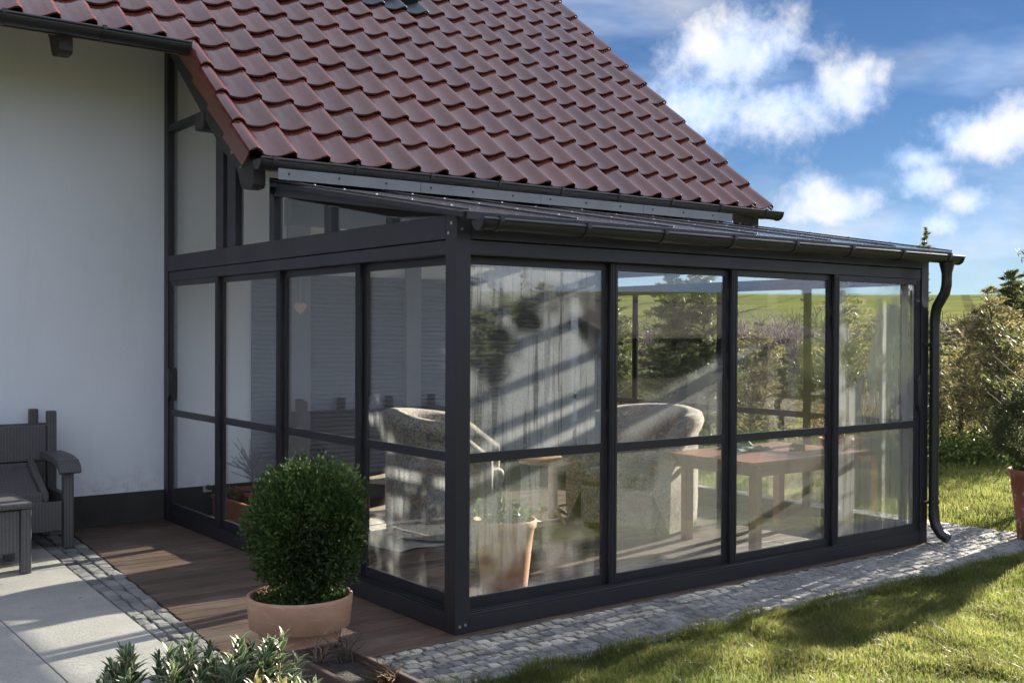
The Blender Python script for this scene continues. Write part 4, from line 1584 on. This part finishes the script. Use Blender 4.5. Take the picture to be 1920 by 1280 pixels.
dt = thing('dining_table', 'reddish brown slatted wooden table behind the front glass', 'table', (3.78, .90, 0))
for k in range(8):
    y0 = -.475 + k * .119
    box(-.76, .72, y0, y0 + .114, .697, .722).build('board', M['tablewood'], dt, .003)
for y0 in (-.43, .41):
    box(-.66, .62, y0, y0 + .022, .60, .695).build('apron', M['tablewood'], dt, .003)
for x0 in (-.66, .60):
    box(x0, x0 + .022, -.407, .409, .60, .695).build('apron', M['tablewood'], dt, .003)
for x0 in (-.64, .53):
    for y0 in (-.405, .32):
        box(x0 + .004, x0 + .078, y0 + .004, y0 + .078, 0, .694).build('leg', M['tablewood'], dt, .004)

lamp = thing('solar_lamp', 'small black box lamp lying on the wooden table', 'lamp', (4.02, .80, .7225), R(-20))
MB().prism([(-.05, 0), (.05, 0), (.05, .055), (-.015, .06), (-.05, .035)], 1, -.045, .045).build('body', M['black_plastic'], lamp, .003)
box(-.052, -.048, -.035, .035, .006, .030).build('lens', M['plastic_white'], lamp)

cl = MB()
nx_ = 22
vs_ = []
for i in range(nx_):
    for j in range(nx_):
        u_, v_ = i / (nx_ - 1) - .5, j / (nx_ - 1) - .5
        q = math.hypot(u_ * 1.1, v_)
        z = .012 + .055 * math.exp(-(q / .24) ** 2) + .018 * math.sin(u_ * 17 + v_ * 6) * math.exp(-(q / .35) ** 2) + .010 * math.cos(v_ * 21)
        vs_.append((u_ * .40, v_ * .30, max(z, .004)))
cl.add(vs_, [(i * nx_ + j, (i + 1) * nx_ + j, (i + 1) * nx_ + j + 1, i * nx_ + j + 1) for i in range(nx_ - 1) for j in range(nx_ - 1)], True)
co = cl.build('green_cloth', M['green_cloth'])
co.location = (3.72, 1.12, .722)
tag(co, 'crumpled green cloth lying on the wooden table', 'cloth')
sm_ = co.modifiers.new('thickness', 'SOLIDIFY')
sm_.thickness = .004

tpo = thing('table_planter', 'shallow terracotta bowl with a reddish plant at the end of the wooden table', 'potted plant', (4.36, .66, .7225))
MB().lathe(pot_profile(.10, .135, .10, .03), n=28).build('pot', M['terracotta'], tpo)
N = 420
d_ = rng.normal(size=(N, 3))
d_[:, 2] = np.abs(d_[:, 2]) + .3
d_ /= np.linalg.norm(d_, axis=1, keepdims=True)
C = d_ * rng.uniform(.03, .26, N)[:, None] + [0, 0, .09]
obj('foliage', leaf_mesh('foliage', C, d_ + rng.normal(0, .5, (N, 3)), rng.uniform(.025, .05, N), rng.uniform(.014, .024, N), M['red_leaf']), tpo)
dry_clump(tpo, 0, 0, 24, .28, M['twig'], .08, .06, .0025)

# big warm terracotta pot just behind the corner pane
bp_ = thing('strawberry_pot', 'tall warm terracotta pot with small green leaves behind the corner glass', 'potted plant', (.66, .42, 0))
MB().lathe([(0, 0), (.135, 0), (.150, .15), (.172, .36), (.188, .475), (.200, .485), (.204, .53), (.197, .538), (.182, .532), (.176, .48), (0, .475)], n=40).build('pot', M['terracotta_warm'], bp_)
MB().lathe([(0, .485), (.178, .482)], n=24).build('soil', M['soil'], bp_)
Cs, Ds, Ls = [], [], []
sb = MB()
for k in range(46):
    a = random.uniform(0, 6.28)
    q = random.uniform(.0, .15)
    l_ = random.uniform(.05, .20)
    lean = random.uniform(.1, .9)
    p0 = Vector((q * math.cos(a), q * math.sin(a), .48))
    p1 = p0 + Vector((math.cos(a) * l_ * lean, math.sin(a) * l_ * lean, l_))
    sb.tube([p0, p0.lerp(p1, .5) + Vector((0, 0, .01)), p1], [.003, .0025, .0015], 5, False)
    for q2 in range(7):
        Cs.append(p0.lerp(p1, random.uniform(.45, 1.05)) + Vector((random.gauss(0, .018), random.gauss(0, .018), random.gauss(0, .012))))
        Ds.append(Vector((random.gauss(0, 1), random.gauss(0, 1), random.gauss(.2, .5))))
        Ls.append(random.uniform(.025, .05))
Ls = np.array(Ls)
obj('foliage', leaf_mesh('foliage', np.array(Cs), np.array(Ds), Ls, Ls * .72, M['fresh_leaf'], .15, np.tile([0, 0, 1.0], (len(Cs), 1))), bp_)
sb.build('stems', M['twig'], bp_)

# rug and stool
rug = MB()
nx_, ny_ = 24, 20
vs_ = [(-.9 + 1.8 * i / (nx_ - 1), -.7 + 1.4 * j / (ny_ - 1), .006 + .004 * math.sin(i * .9) * math.cos(j * .7) + (.012 * max(0, math.sin(i * .8)) if j == 0 else 0)) for i in range(nx_) for j in range(ny_)]
rug.add(vs_, [(i * ny_ + j, (i + 1) * ny_ + j, (i + 1) * ny_ + j + 1, i * ny_ + j + 1) for i in range(nx_ - 1) for j in range(ny_ - 1)], True)
ro = rug.build('rug', M['rug'])
ro.location = (1.75, 2.98, .001)
ro.rotation_euler = (0, 0, R(8))
tag(ro, 'pale woven rug on the wooden floor under the armchair', 'rug')
sm_ = ro.modifiers.new('thickness', 'SOLIDIFY')
sm_.thickness = .006
stl = thing('rattan_stool', 'small pale rattan stool on the rug beside the armchair', 'stool', (1.42, 3.12, .008), R(25))
for x, y_ in ((-.19, -.15), (.19, -.15), (-.19, .15), (.19, .15)):
    MB().tube([(x, y_, 0), (x * .96, y_ * .96, .40)], .018, 10).build('leg', M['rattan'], stl)
box(-.205, .205, -.165, .165, .40, .44).build('seat', M['rattan'], stl, .015, 3)
for y_ in (-.15, .15):
    MB().tube([(-.19, y_, .13), (.19, y_, .13)], .010, 8).build('stretcher', M['rattan'], stl)
box(-.185, .185, -.145, .145, .15, .165).build('shelf', M['rattan'], stl, .005)

# planters by the wall inside
tro = thing('terracotta_trough', 'long reddish terracotta trough behind the side glass near the wall', 'planter', (.42, 3.95, 0))
tb = MB()
for x0, x1, y0, y1 in ((-.11, -.09, -.38, .38), (.09, .11, -.38, .38), (-.089, .089, -.38, -.36), (-.089, .089, .36, .38)):
    tb.box(x0, x1, y0, y1, 0, .21)
tb.box(-.088, .088, -.359, .359, .01, .03)
tro_b = tb.build('body', M['terracotta'], tro, .004)
rm = MB()
for x0, x1, y0, y1 in ((-.122, -.088, -.392, .392), (.088, .122, -.392, .392), (-.087, .087, -.392, -.358), (-.087, .087, .358, .392)):
    rm.box(x0, x1, y0, y1, .211, .245)
rm.build('rim', M['terracotta'], tro, .004)
box(-.087, .087, -.357, .357, .031, .19).build('soil', M['soil'], tro)
N = 260
C = np.stack([rng.uniform(-.09, .09, N), rng.uniform(.05, .37, N), .21 + rng.uniform(0, .10, N)], 1)
obj('dry_plants', leaf_mesh('dry_plants', C, rng.normal(size=(N, 3)) + [0, 0, .8], rng.uniform(.03, .06, N), rng.uniform(.008, .02, N), M['dry_leaf']), tro)
N = 30
C = np.stack([rng.normal(0, .03, N), rng.normal(-.2, .03, N), .225 + rng.uniform(0, .05, N)], 1)
obj('seedling', leaf_mesh('seedling', C, rng.normal(size=(N, 3)) + [0, 0, .6], rng.uniform(.03, .05, N), rng.uniform(.02, .03, N), M['fresh_leaf']), tro)

ol = thing('olive_pot', 'small grey leaved olive tree in a round terracotta bowl by the wall', 'potted plant', (.66, 4.26, 0))
MB().lathe(pot_profile(.15, .215, .27, .05), n=36).build('pot', M['terracotta'], ol)
MB().lathe([(0, .232), (.195, .228)], n=24).build('soil', M['soil'], ol)
sb = MB()
sb.tube([(0, 0, .22), (.01, 0, .34), (0, .01, .46)], [.012, .010, .007], 8)
Cs, Ds = [], []
for k in range(48):
    a = random.uniform(0, 6.28)
    e = random.uniform(.2, 1.3)
    l_ = random.uniform(.14, .31)
    p0 = Vector((0, 0, random.uniform(.36, .48)))
    d = Vector((math.cos(a) * math.cos(e), math.sin(a) * math.cos(e), math.sin(e)))
    p1 = p0 + d * l_
    sb.tube([p0, p1], [.0035, .0015], 5, False)
    for q2 in range(10):
        Cs.append(p0 + d * l_ * random.uniform(.25, 1.05))
        Ds.append(d + Vector((random.gauss(0, .7), random.gauss(0, .7), random.gauss(0, .5))))
obj('foliage', leaf_mesh('foliage', np.array(Cs), np.array(Ds), rng.uniform(.03, .05, len(Cs)), rng.uniform(.006, .010, len(Cs)), M['olive_leaf']), ol)
sb.build('stems', M['twig'], ol)
sp_ = thing('small_pot', 'small round terracotta pot beside the olive bowl', 'pot', (.66, 3.74, 0))
MB().lathe(pot_profile(.07, .10, .25, .04), n=28).build('pot', M['terracotta_warm'], sp_)

# hanging heart
hh = thing('hanging_heart', 'small pink clay heart hanging on a cord behind the side glass', 'ornament', (.22, 2.40, 1.885), R(-40))
hp = []
for k in range(40):
    a = 2 * math.pi * k / 40
    hp.append((.0042 * 16 * math.sin(a) ** 3 / 1.5, .0042 * (13 * math.cos(a) - 5 * math.cos(2 * a) - 2 * math.cos(3 * a) - math.cos(4 * a)) / 1.35))
MB().prism(hp, 1, -.012, .012).build('heart', M['heart'], hh, .008, 3)
MB().tube([(0, 0, .02), (0, 0, .34)], .0012, 5).build('cord', M['cord'], hh)

# ------------------------------------------------------------------ trees and shrubs
def conifer(seed, h, rad, nb, per, mat, droop=.15, shape=.8, base=.06, leaf=(.05, .09), lw=.28, spread=.16, up=.35, trunk_r=.035, bare=0):
    """trunk and crown meshes of a loose conifer"""
    rs = random.Random(seed)
    g_ = np.random.default_rng(seed)
    tb_ = MB()
    lean = (rs.gauss(0, .05) * h, rs.gauss(0, .05) * h)

    def tr_(f):
        return Vector((lean[0] * f * f, lean[1] * f * f, h * f))
    tb_.tube([tr_(f) for f in (0, .25, .5, .75, .97)], [trunk_r, trunk_r * .85, trunk_r * .6, trunk_r * .35, trunk_r * .12], 8)
    Cs, Ds = [], []
    for k in range(nb):
        f = base + (1 - base) * ((k + rs.random()) / nb) ** .9
        prof = (1 - f) ** shape * (.72 + .28 * min(1, f / .15)) + .035
        l_ = rad * prof * rs.uniform(.55, 1.25)
        a = k * 2.39996 + rs.gauss(0, .5)
        p0 = tr_(f * .97)
        el_ = rs.gauss(up, .18)
        d = Vector((math.cos(a) * math.cos(el_), math.sin(a) * math.cos(el_), math.sin(el_)))
        pm = p0 + d * l_ * .55 + Vector((0, 0, .02))
        p1 = p0 + d * l_ + Vector((0, 0, -droop * l_))
        tb_.tube([p0, pm, p1], [trunk_r * .28 * (1 - f * .6), trunk_r * .18 * (1 - f * .6), .003], 5, False)
        if rs.random() < bare:
            continue
        n_ = max(6, int(per * (l_ / rad + .15)))
        s_ = g_.uniform(.18, 1.04, n_)
        P = np.array(p0)[None] * ((1 - s_) ** 2)[:, None] + np.array(pm)[None] * (2 * s_ * (1 - s_))[:, None] + np.array(p1)[None] * (s_ ** 2)[:, None]
        w_ = spread * l_ * (1.15 - .7 * s_)
        P = P + g_.normal(size=(n_, 3)) * w_[:, None] * np.array([1, 1, .6])
        Cs.append(P)
        Ds.append(np.array(d)[None] + g_.normal(0, .55, (n_, 3)) + np.array([0, 0, .15]))
    C_, D_ = np.concatenate(Cs), np.concatenate(Ds)
    n_ = len(C_)
    L_ = g_.uniform(leaf[0], leaf[1], n_)
    return tb_.mesh('trunk', M['bark']), leaf_mesh('crown', C_, D_, L_, L_ * lw, mat)


def tree(name, label, cat, me, loc, s=1.0, rz=0.0, group=None, sz=None):
    th = thing(name, label, cat, loc, rz, group)
    th.scale = (s, s, sz or s)
    obj('trunk', me[0], th)
    obj('crown', me[1], th)
    return th


K = {
    'a': conifer(21, 2.3, .74, 150, 140, M['conifer'], .1, .55, .03, (.05, .11), .17, .13),
    'b': conifer(22, 2.2, .62, 140, 150, M['conifer_dark'], .1, .6, .03, (.05, .10), .17, .13),
    'c': conifer(23, 2.0, .74, 120, 85, M['conifer_olive'], .2, .5, .04, (.05, .11), .16, .15, .5, bare=.25),
    'd': conifer(24, 2.6, .42, 120, 50, M['conifer'], .2, .8, .10, (.05, .10), .17, .11, .25, bare=.15),
    'e': conifer(25, 3.0, 1.05, 90, 210, M['conifer'], .0, .5, .05, (.035, .075), .17, .085, .75, .05, .2),
    's': conifer(26, 3.0, .80, 150, 80, M['spruce'], .25, 1.0, .12, (.05, .10), .15, .10, .05, .045),
}


GRP = 'loose conifers beyond the lawn'
ROW = [  # x, y, kind, scale, turn, label
    (9.33, 9.68, 'b', 1.05, .3, 'dark conifer seen through the front glass left of the first mullion'),
    (9.18, 8.54, 'a', 1.05, 1.2, 'green conifer seen through glass right beside the first front mullion'),
    (9.25, 7.36, 'b', 1.32, 2.0, 'dark dense conifer seen through the second front pane, tallest there'),
    (10.14, 7.44, 'a', 1.30, .9, 'green dense conifer seen through the second front pane near its right edge'),
    (9.76, 6.22, 'c', .98, .5, 'low olive brown conifer at the left edge of the third front pane'),
    (11.77, 7.21, 'b', .72, 2.6, 'low dark conifer in the middle of the third front pane, below the field'),
    (11.39, 6.24, 'd', 1.0, 3.6, 'thin bare topped conifer beside the black far post'),
    (11.20, 5.38, 'c', 1.25, 1.9, 'olive brown conifer seen through the fourth front pane'),
    (13.14, 6.17, 'a', 1.0, 4.1, 'green conifer seen through the right half of the fourth pane'),
    (10.36, 3.89, 'd', 1.28, .2, 'tall thin conifer whose tip shows above the conservatory roof corner'),
    (12.95, 5.07, 'a', .86, 2.2, 'green conifer directly right of the downpipe'),
    (11.90, 3.98, 'c', .92, 5.1, 'olive brown conifer in the open gap right of the downpipe'),
    (14.08, 4.84, 'b', .98, 1.1, 'dark conifer behind the olive one, right of the downpipe'),
    (10.96, 2.81, 'c', 1.22, 3.3, 'olive brown conifer leaning over the lawn near the right edge'),
    (12.40, 3.23, 'a', 1.2, .8, 'green conifer cut by the right edge of the picture'),
]
for x, y, kd, s, rz_, lab in ROW:
    tree('conifer', lab, 'conifer', K[kd], (x, y, -.05), s, rz_, GRP)
x, y = 7.97, 0.56
tree('juniper', 'tall airy juniper with upswept sprays at the right edge', 'juniper', K['e'], (x, y, -.05), 1.06, 2.3)
# garden behind the camera, mirrored in the front glass
for x, y, s, kd, lab in ((5.25, -7.2, 1.30, 's', 'tall spruce mirrored in the first front pane beside the corner post'),
                         (5.95, -6.7, .90, 's', 'young spruce mirrored in the middle of the first front pane'),
                         (5.10, -6.1, .80, 's', 'smallest spruce mirrored in the first front pane'),
                         (4.1, -5.6, .72, 'b', 'dark bush mirrored low in the first front pane'),
                         (7.9, -8.9, 1.2, 'b', 'dark conifer mirrored beside the shed')):
    tree('spruce' if kd == 's' else 'conifer', lab, 'spruce' if kd == 's' else 'conifer', K[kd], (x, y, -.05), s, x, 'garden trees mirrored in the glass')
shed = thing('garden_shed', 'dark wooden shed with tiled ridge, mirrored in the front glass', 'shed', (9.4, -7.6, 0))
box(-2.1, 2.1, -1.2, 1.0, -.05, 1.75).build('wall', M['shed_wood'], shed)
MB().prism([(-1.5, 1.62), (0, 2.22), (1.35, 1.68), (1.35, 1.62), (0, 2.14), (-1.5, 1.55)], 0, -2.4, 2.4).build('roof', M['shed_wood'], shed)
rg = MB()
for k in range(13):
    rg.tube([(-2.4 + k * .37, 0, 2.20), (-2.4 + k * .37 + .38, 0, 2.215)], [.07, .085], 8)
rg.build('ridge', M['shed_wood'], shed)
box(-.5, .4, 1.001, 1.03, 0, 1.55).build('door', M['timber'], shed)

# bare bushes along the field edge
def bare_bush(seed):
    rs = random.Random(seed)
    b = MB()
    for k in range(230):
        a = rs.uniform(0, 6.28)
        q = math.sqrt(rs.random())
        p0 = Vector((q * 1.1 * math.cos(a), q * 1.1 * math.sin(a), 0))
        h_ = rs.uniform(1.1, 2.2) * (1 - .35 * q * q)
        p1 = p0 + Vector((rs.gauss(0, .15), rs.gauss(0, .15), h_ * .55))
        p2 = p1 + Vector((rs.gauss(0, .25), rs.gauss(0, .25), h_ * .45))
        b.tube([p0, p1, p2], [.022, .016, .006], 3, False)
        for j in range(2):
            p3 = p1.lerp(p2, rs.random())
            b.tube([p3, p3 + Vector((rs.gauss(0, .25), rs.gauss(0, .25), rs.uniform(.1, .4)))], [.012, .004], 3, False)
    return b.mesh('bare_bush', M['bare_twig'])


BB = [bare_bush(31), bare_bush(32), bare_bush(33)]
k = 0
THICKET = [(19.7, 22.8), (20.9, 23.4), (21.8, 23.4), (23.3, 24.1), (22.4, 22.2), (24.2, 23.2), (18.3, 16.4), (21.9, 19.2), (25.9, 22.2), (24.2, 19.8), (26.6, 21.1), (20.9, 15.5), (24.2, 17.5), (22.8, 15.7), (25.7, 17.3), (26.4, 17.1), (22.2, 13.3), (24.3, 14.2), (25.3, 14.3), (31.4, 17.7), (30.5, 16.4), (25.5, 12.6), (31.8, 15.8), (26.1, 11.9), (31.1, 14.1), (26.8, 11.2), (26.0, 10.2), (35.1, 14.3), (28.9, 10.7)]
for x, y in THICKET:
    o = obj('bare_bush', BB[k % 3])
    o.location = (x, y, ground_z(x, y) - .02)
    s = random.uniform(.85, 1.25)
    o.scale = (s * 1.15, s * 1.15, s)
    o.rotation_euler = (0, 0, random.uniform(0, 6.28))
    tag(o, 'bare purplish brown bush in the thicket along the field edge', 'bush', 'bare bushes along the field edge')
    k += 1

# ------------------------------------------------------------------ grass and weeds
_lat = np.random.default_rng(3).random((64, 64))


def vnoise(p, f):
    x, y = p[:, 0] * f + 11.3, p[:, 1] * f + 5.7
    xi, yi = np.floor(x).astype(int), np.floor(y).astype(int)
    fx, fy = x - xi, y - yi
    fx, fy = fx * fx * (3 - 2 * fx), fy * fy * (3 - 2 * fy)
    g_ = lambda a, b: _lat[(a * 7 + b * 13) % 64, (b * 5 + a * 3) % 64]
    return (g_(xi, yi) * (1 - fx) + g_(xi + 1, yi) * fx) * (1 - fy) + (g_(xi, yi + 1) * (1 - fx) + g_(xi + 1, yi + 1) * fx) * fy


def blades(name, pts, hmin, hmax, w, mat, lean=.35):
    N = len(pts)
    h_ = rng.uniform(hmin, hmax, N) * (.62 + .75 * vnoise(pts, 5.5) * (.5 + vnoise(pts, 1.7)))
    h_ = np.maximum(h_, hmin * .5)
    a = rng.uniform(0, 2 * math.pi, N)
    ln_ = np.abs(rng.normal(0, lean, N)) * h_
    dx_, dy_ = np.cos(a), np.sin(a)
    b_ = rng.uniform(0, 2 * math.pi, N)
    sx, sy = np.cos(b_) * w * .5, np.sin(b_) * w * .5
    V = np.empty((N, 5, 3))
    x, y, z = pts[:, 0], pts[:, 1], pts[:, 2]
    V[:, 0] = np.stack([x - sx, y - sy, z], 1)
    V[:, 1] = np.stack([x + sx, y + sy, z], 1)
    mx, my, mz = x + dx_ * ln_ * .35, y + dy_ * ln_ * .35, z + h_ * .6
    V[:, 2] = np.stack([mx + sx * .8, my + sy * .8, mz], 1)
    V[:, 3] = np.stack([mx - sx * .8, my - sy * .8, mz], 1)
    V[:, 4] = np.stack([x + dx_ * ln_, y + dy_ * ln_, z + h_ * (1 - .25 * np.abs(rng.normal(0, lean, N)))], 1)
    ii = np.arange(N)[:, None] * 5
    quads = (ii + np.array([0, 1, 2, 3])).astype(np.int32)
    tris = (ii + np.array([3, 2, 4])).astype(np.int32)
    idx = np.concatenate([quads.reshape(-1), tris.reshape(-1)])
    me = bpy.data.meshes.new(name)
    me.vertices.add(N * 5)
    me.vertices.foreach_set('co', V.reshape(-1))
    me.loops.add(len(idx))
    me.loops.foreach_set('vertex_index', idx)
    me.polygons.add(2 * N)
    me.polygons.foreach_set('loop_start', np.concatenate([np.arange(0, 4 * N, 4), 4 * N + np.arange(0, 3 * N, 3)]).astype(np.int32))
    me.polygons.foreach_set('loop_total', np.concatenate([np.full(N, 4), np.full(N, 3)]).astype(np.int32))
    at_ = me.attributes.new('rnd', 'FLOAT', 'POINT')
    clump = .6 * vnoise(pts, 1.3) + .4 * vnoise(pts, 4.0)
    at_.data.foreach_set('value', np.repeat(np.clip(.55 * rng.random(N) + .45 * clump, 0, 1), 5).astype(np.float32))
    me.materials.append(mat)
    me.update(calc_edges=True)
    return obj(name, me)


def scatter(x0, x1, y0, y1, n, keep):
    x = rng.uniform(x0, x1, n)
    y = rng.uniform(y0, y1, n)
    d = np.stack([x - CAM.x, y - CAM.y], 1)
    z = d[:, 0] * fw.x + d[:, 1] * fw.y
    rr_ = d[:, 0] * rt.x + d[:, 1] * rt.y
    with np.errstate(divide='ignore', invalid='ignore'):
        px = 960 + FPX * rr_ / z
        py = 640 + FPX * CAM.z / z
    ok = (z > .5) & (px > -150) & (px < 2080) & (py < 1400) & keep(x, y)
    return np.stack([x[ok], y[ok], np.full(ok.sum(), -.045)], 1)


edge = lambda x: -.745 + .022 * np.sin(x * 3.1) + .018 * np.sin(x * 7.7 + 1) + .012 * np.sin(x * 17)
in_front = lambda x, y: (y < edge(x)) & (x > -.75)
right_of = lambda x, y: (x > 5.76 + .03 * np.sin(y * 4)) & (y > -.8)
P1 = scatter(-.8, 3.2, -3.0, -.70, 150000, in_front)
P2 = scatter(3.2, 9.0, -3.0, -.70, 90000, in_front)
P3 = scatter(5.7, 13.0, -.8, 9.0, 130000, right_of)
P4 = scatter(5.7, 20.0, 5.0, 14.0, 40000, right_of)
PT = np.concatenate([P1, P2, P3, P4])
tag(blades('lawn_grass', PT, .028, .066, .0040, M['grass'], .55), 'short sunlit lawn grass with yellowed blades', 'grass', kind='stuff')
# weeds along the conifers
wt = rng.random(740)
wx = 6.42 + (5.20) * wt + rng.normal(0, .55, 740)
wy = 6.49 + (-3.94) * wt + rng.normal(0, .55, 740)
W0 = np.stack([np.array(wx), np.array(wy), np.full(len(wx), -.04)], 1)
WC = np.repeat(W0, 22, 0) + np.abs(rng.normal(0, 1, (len(W0) * 22, 3))) * [0, 0, .16] + rng.normal(0, 1, (len(W0) * 22, 3)) * [.12, .12, .0]
wo_ = obj('weeds', leaf_mesh('weeds', WC, rng.normal(size=WC.shape) + [0, 0, 1.0], rng.uniform(.05, .12, len(WC)), rng.uniform(.02, .04, len(WC)), M['weed']))
tag(wo_, 'leafy weeds and ground cover under the conifers', 'weeds', kind='stuff')
# moss and small tufts in the joints of the cobbles
TN = 700
tx = rng.uniform(-.9, 5.6, TN)
ty = -.103 - .0755 * rng.integers(0, 9, TN) + .038 + rng.normal(0, .004, TN)
tz = np.full(TN, -.022)
base_ = np.stack([tx, ty, tz], 1)
TP_ = np.repeat(base_, 4, 0) + rng.normal(0, .006, (TN * 4, 3)) * [1, 1, 0]
tag(blades('joint_grass', TP_, .012, .035, .0035, M['grass'], .6), 'tiny grass tufts growing in the cobble joints', 'grass', kind='stuff')

# dry blades among the green and tufts leaning over the lawn edge
DP = PT[rng.random(len(PT)) < .06] + rng.normal(0, .01, (1, 3)) * [1, 1, 0]
tag(blades('dry_grass', DP, .03, .075, .0034, M['dry_leaf'], .9), 'dry straw coloured blades scattered in the lawn', 'grass', kind='stuff')
ex_ = rng.uniform(-.7, 5.75, 9000)
EP = np.stack([ex_, edge(ex_) + np.abs(rng.normal(0, .02, 9000)) * rng.choice([-1, .8], 9000), np.full(9000, -.04)], 1)
tag(blades('edge_grass', EP, .05, .11, .004, M['grass'], .8), 'longer grass leaning over the edge of the cobbles', 'grass', kind='stuff')
# fallen leaves
LN = 150
lx = np.concatenate([rng.uniform(-.8, 6, 90), rng.uniform(-3.2, -.2, 60)])
ly = np.concatenate([rng.uniform(-2.6, -.08, 90), rng.uniform(-.2, 4.4, 60)])
LC = np.stack([lx, ly, np.where(ly < -.74, .022, .007)], 1)
LD = rng.normal(size=(LN, 3)) * [1, 1, .12]
tag(obj('fallen_leaves', leaf_mesh('fallen_leaves', LC, LD, rng.uniform(.015, .04, LN), rng.uniform(.008, .02, LN), M['dry_leaf'], .1, np.tile([0, 0, 6.0], (LN, 1)))), 'small dry leaves scattered over lawn, cobbles and deck', 'leaves', kind='stuff')
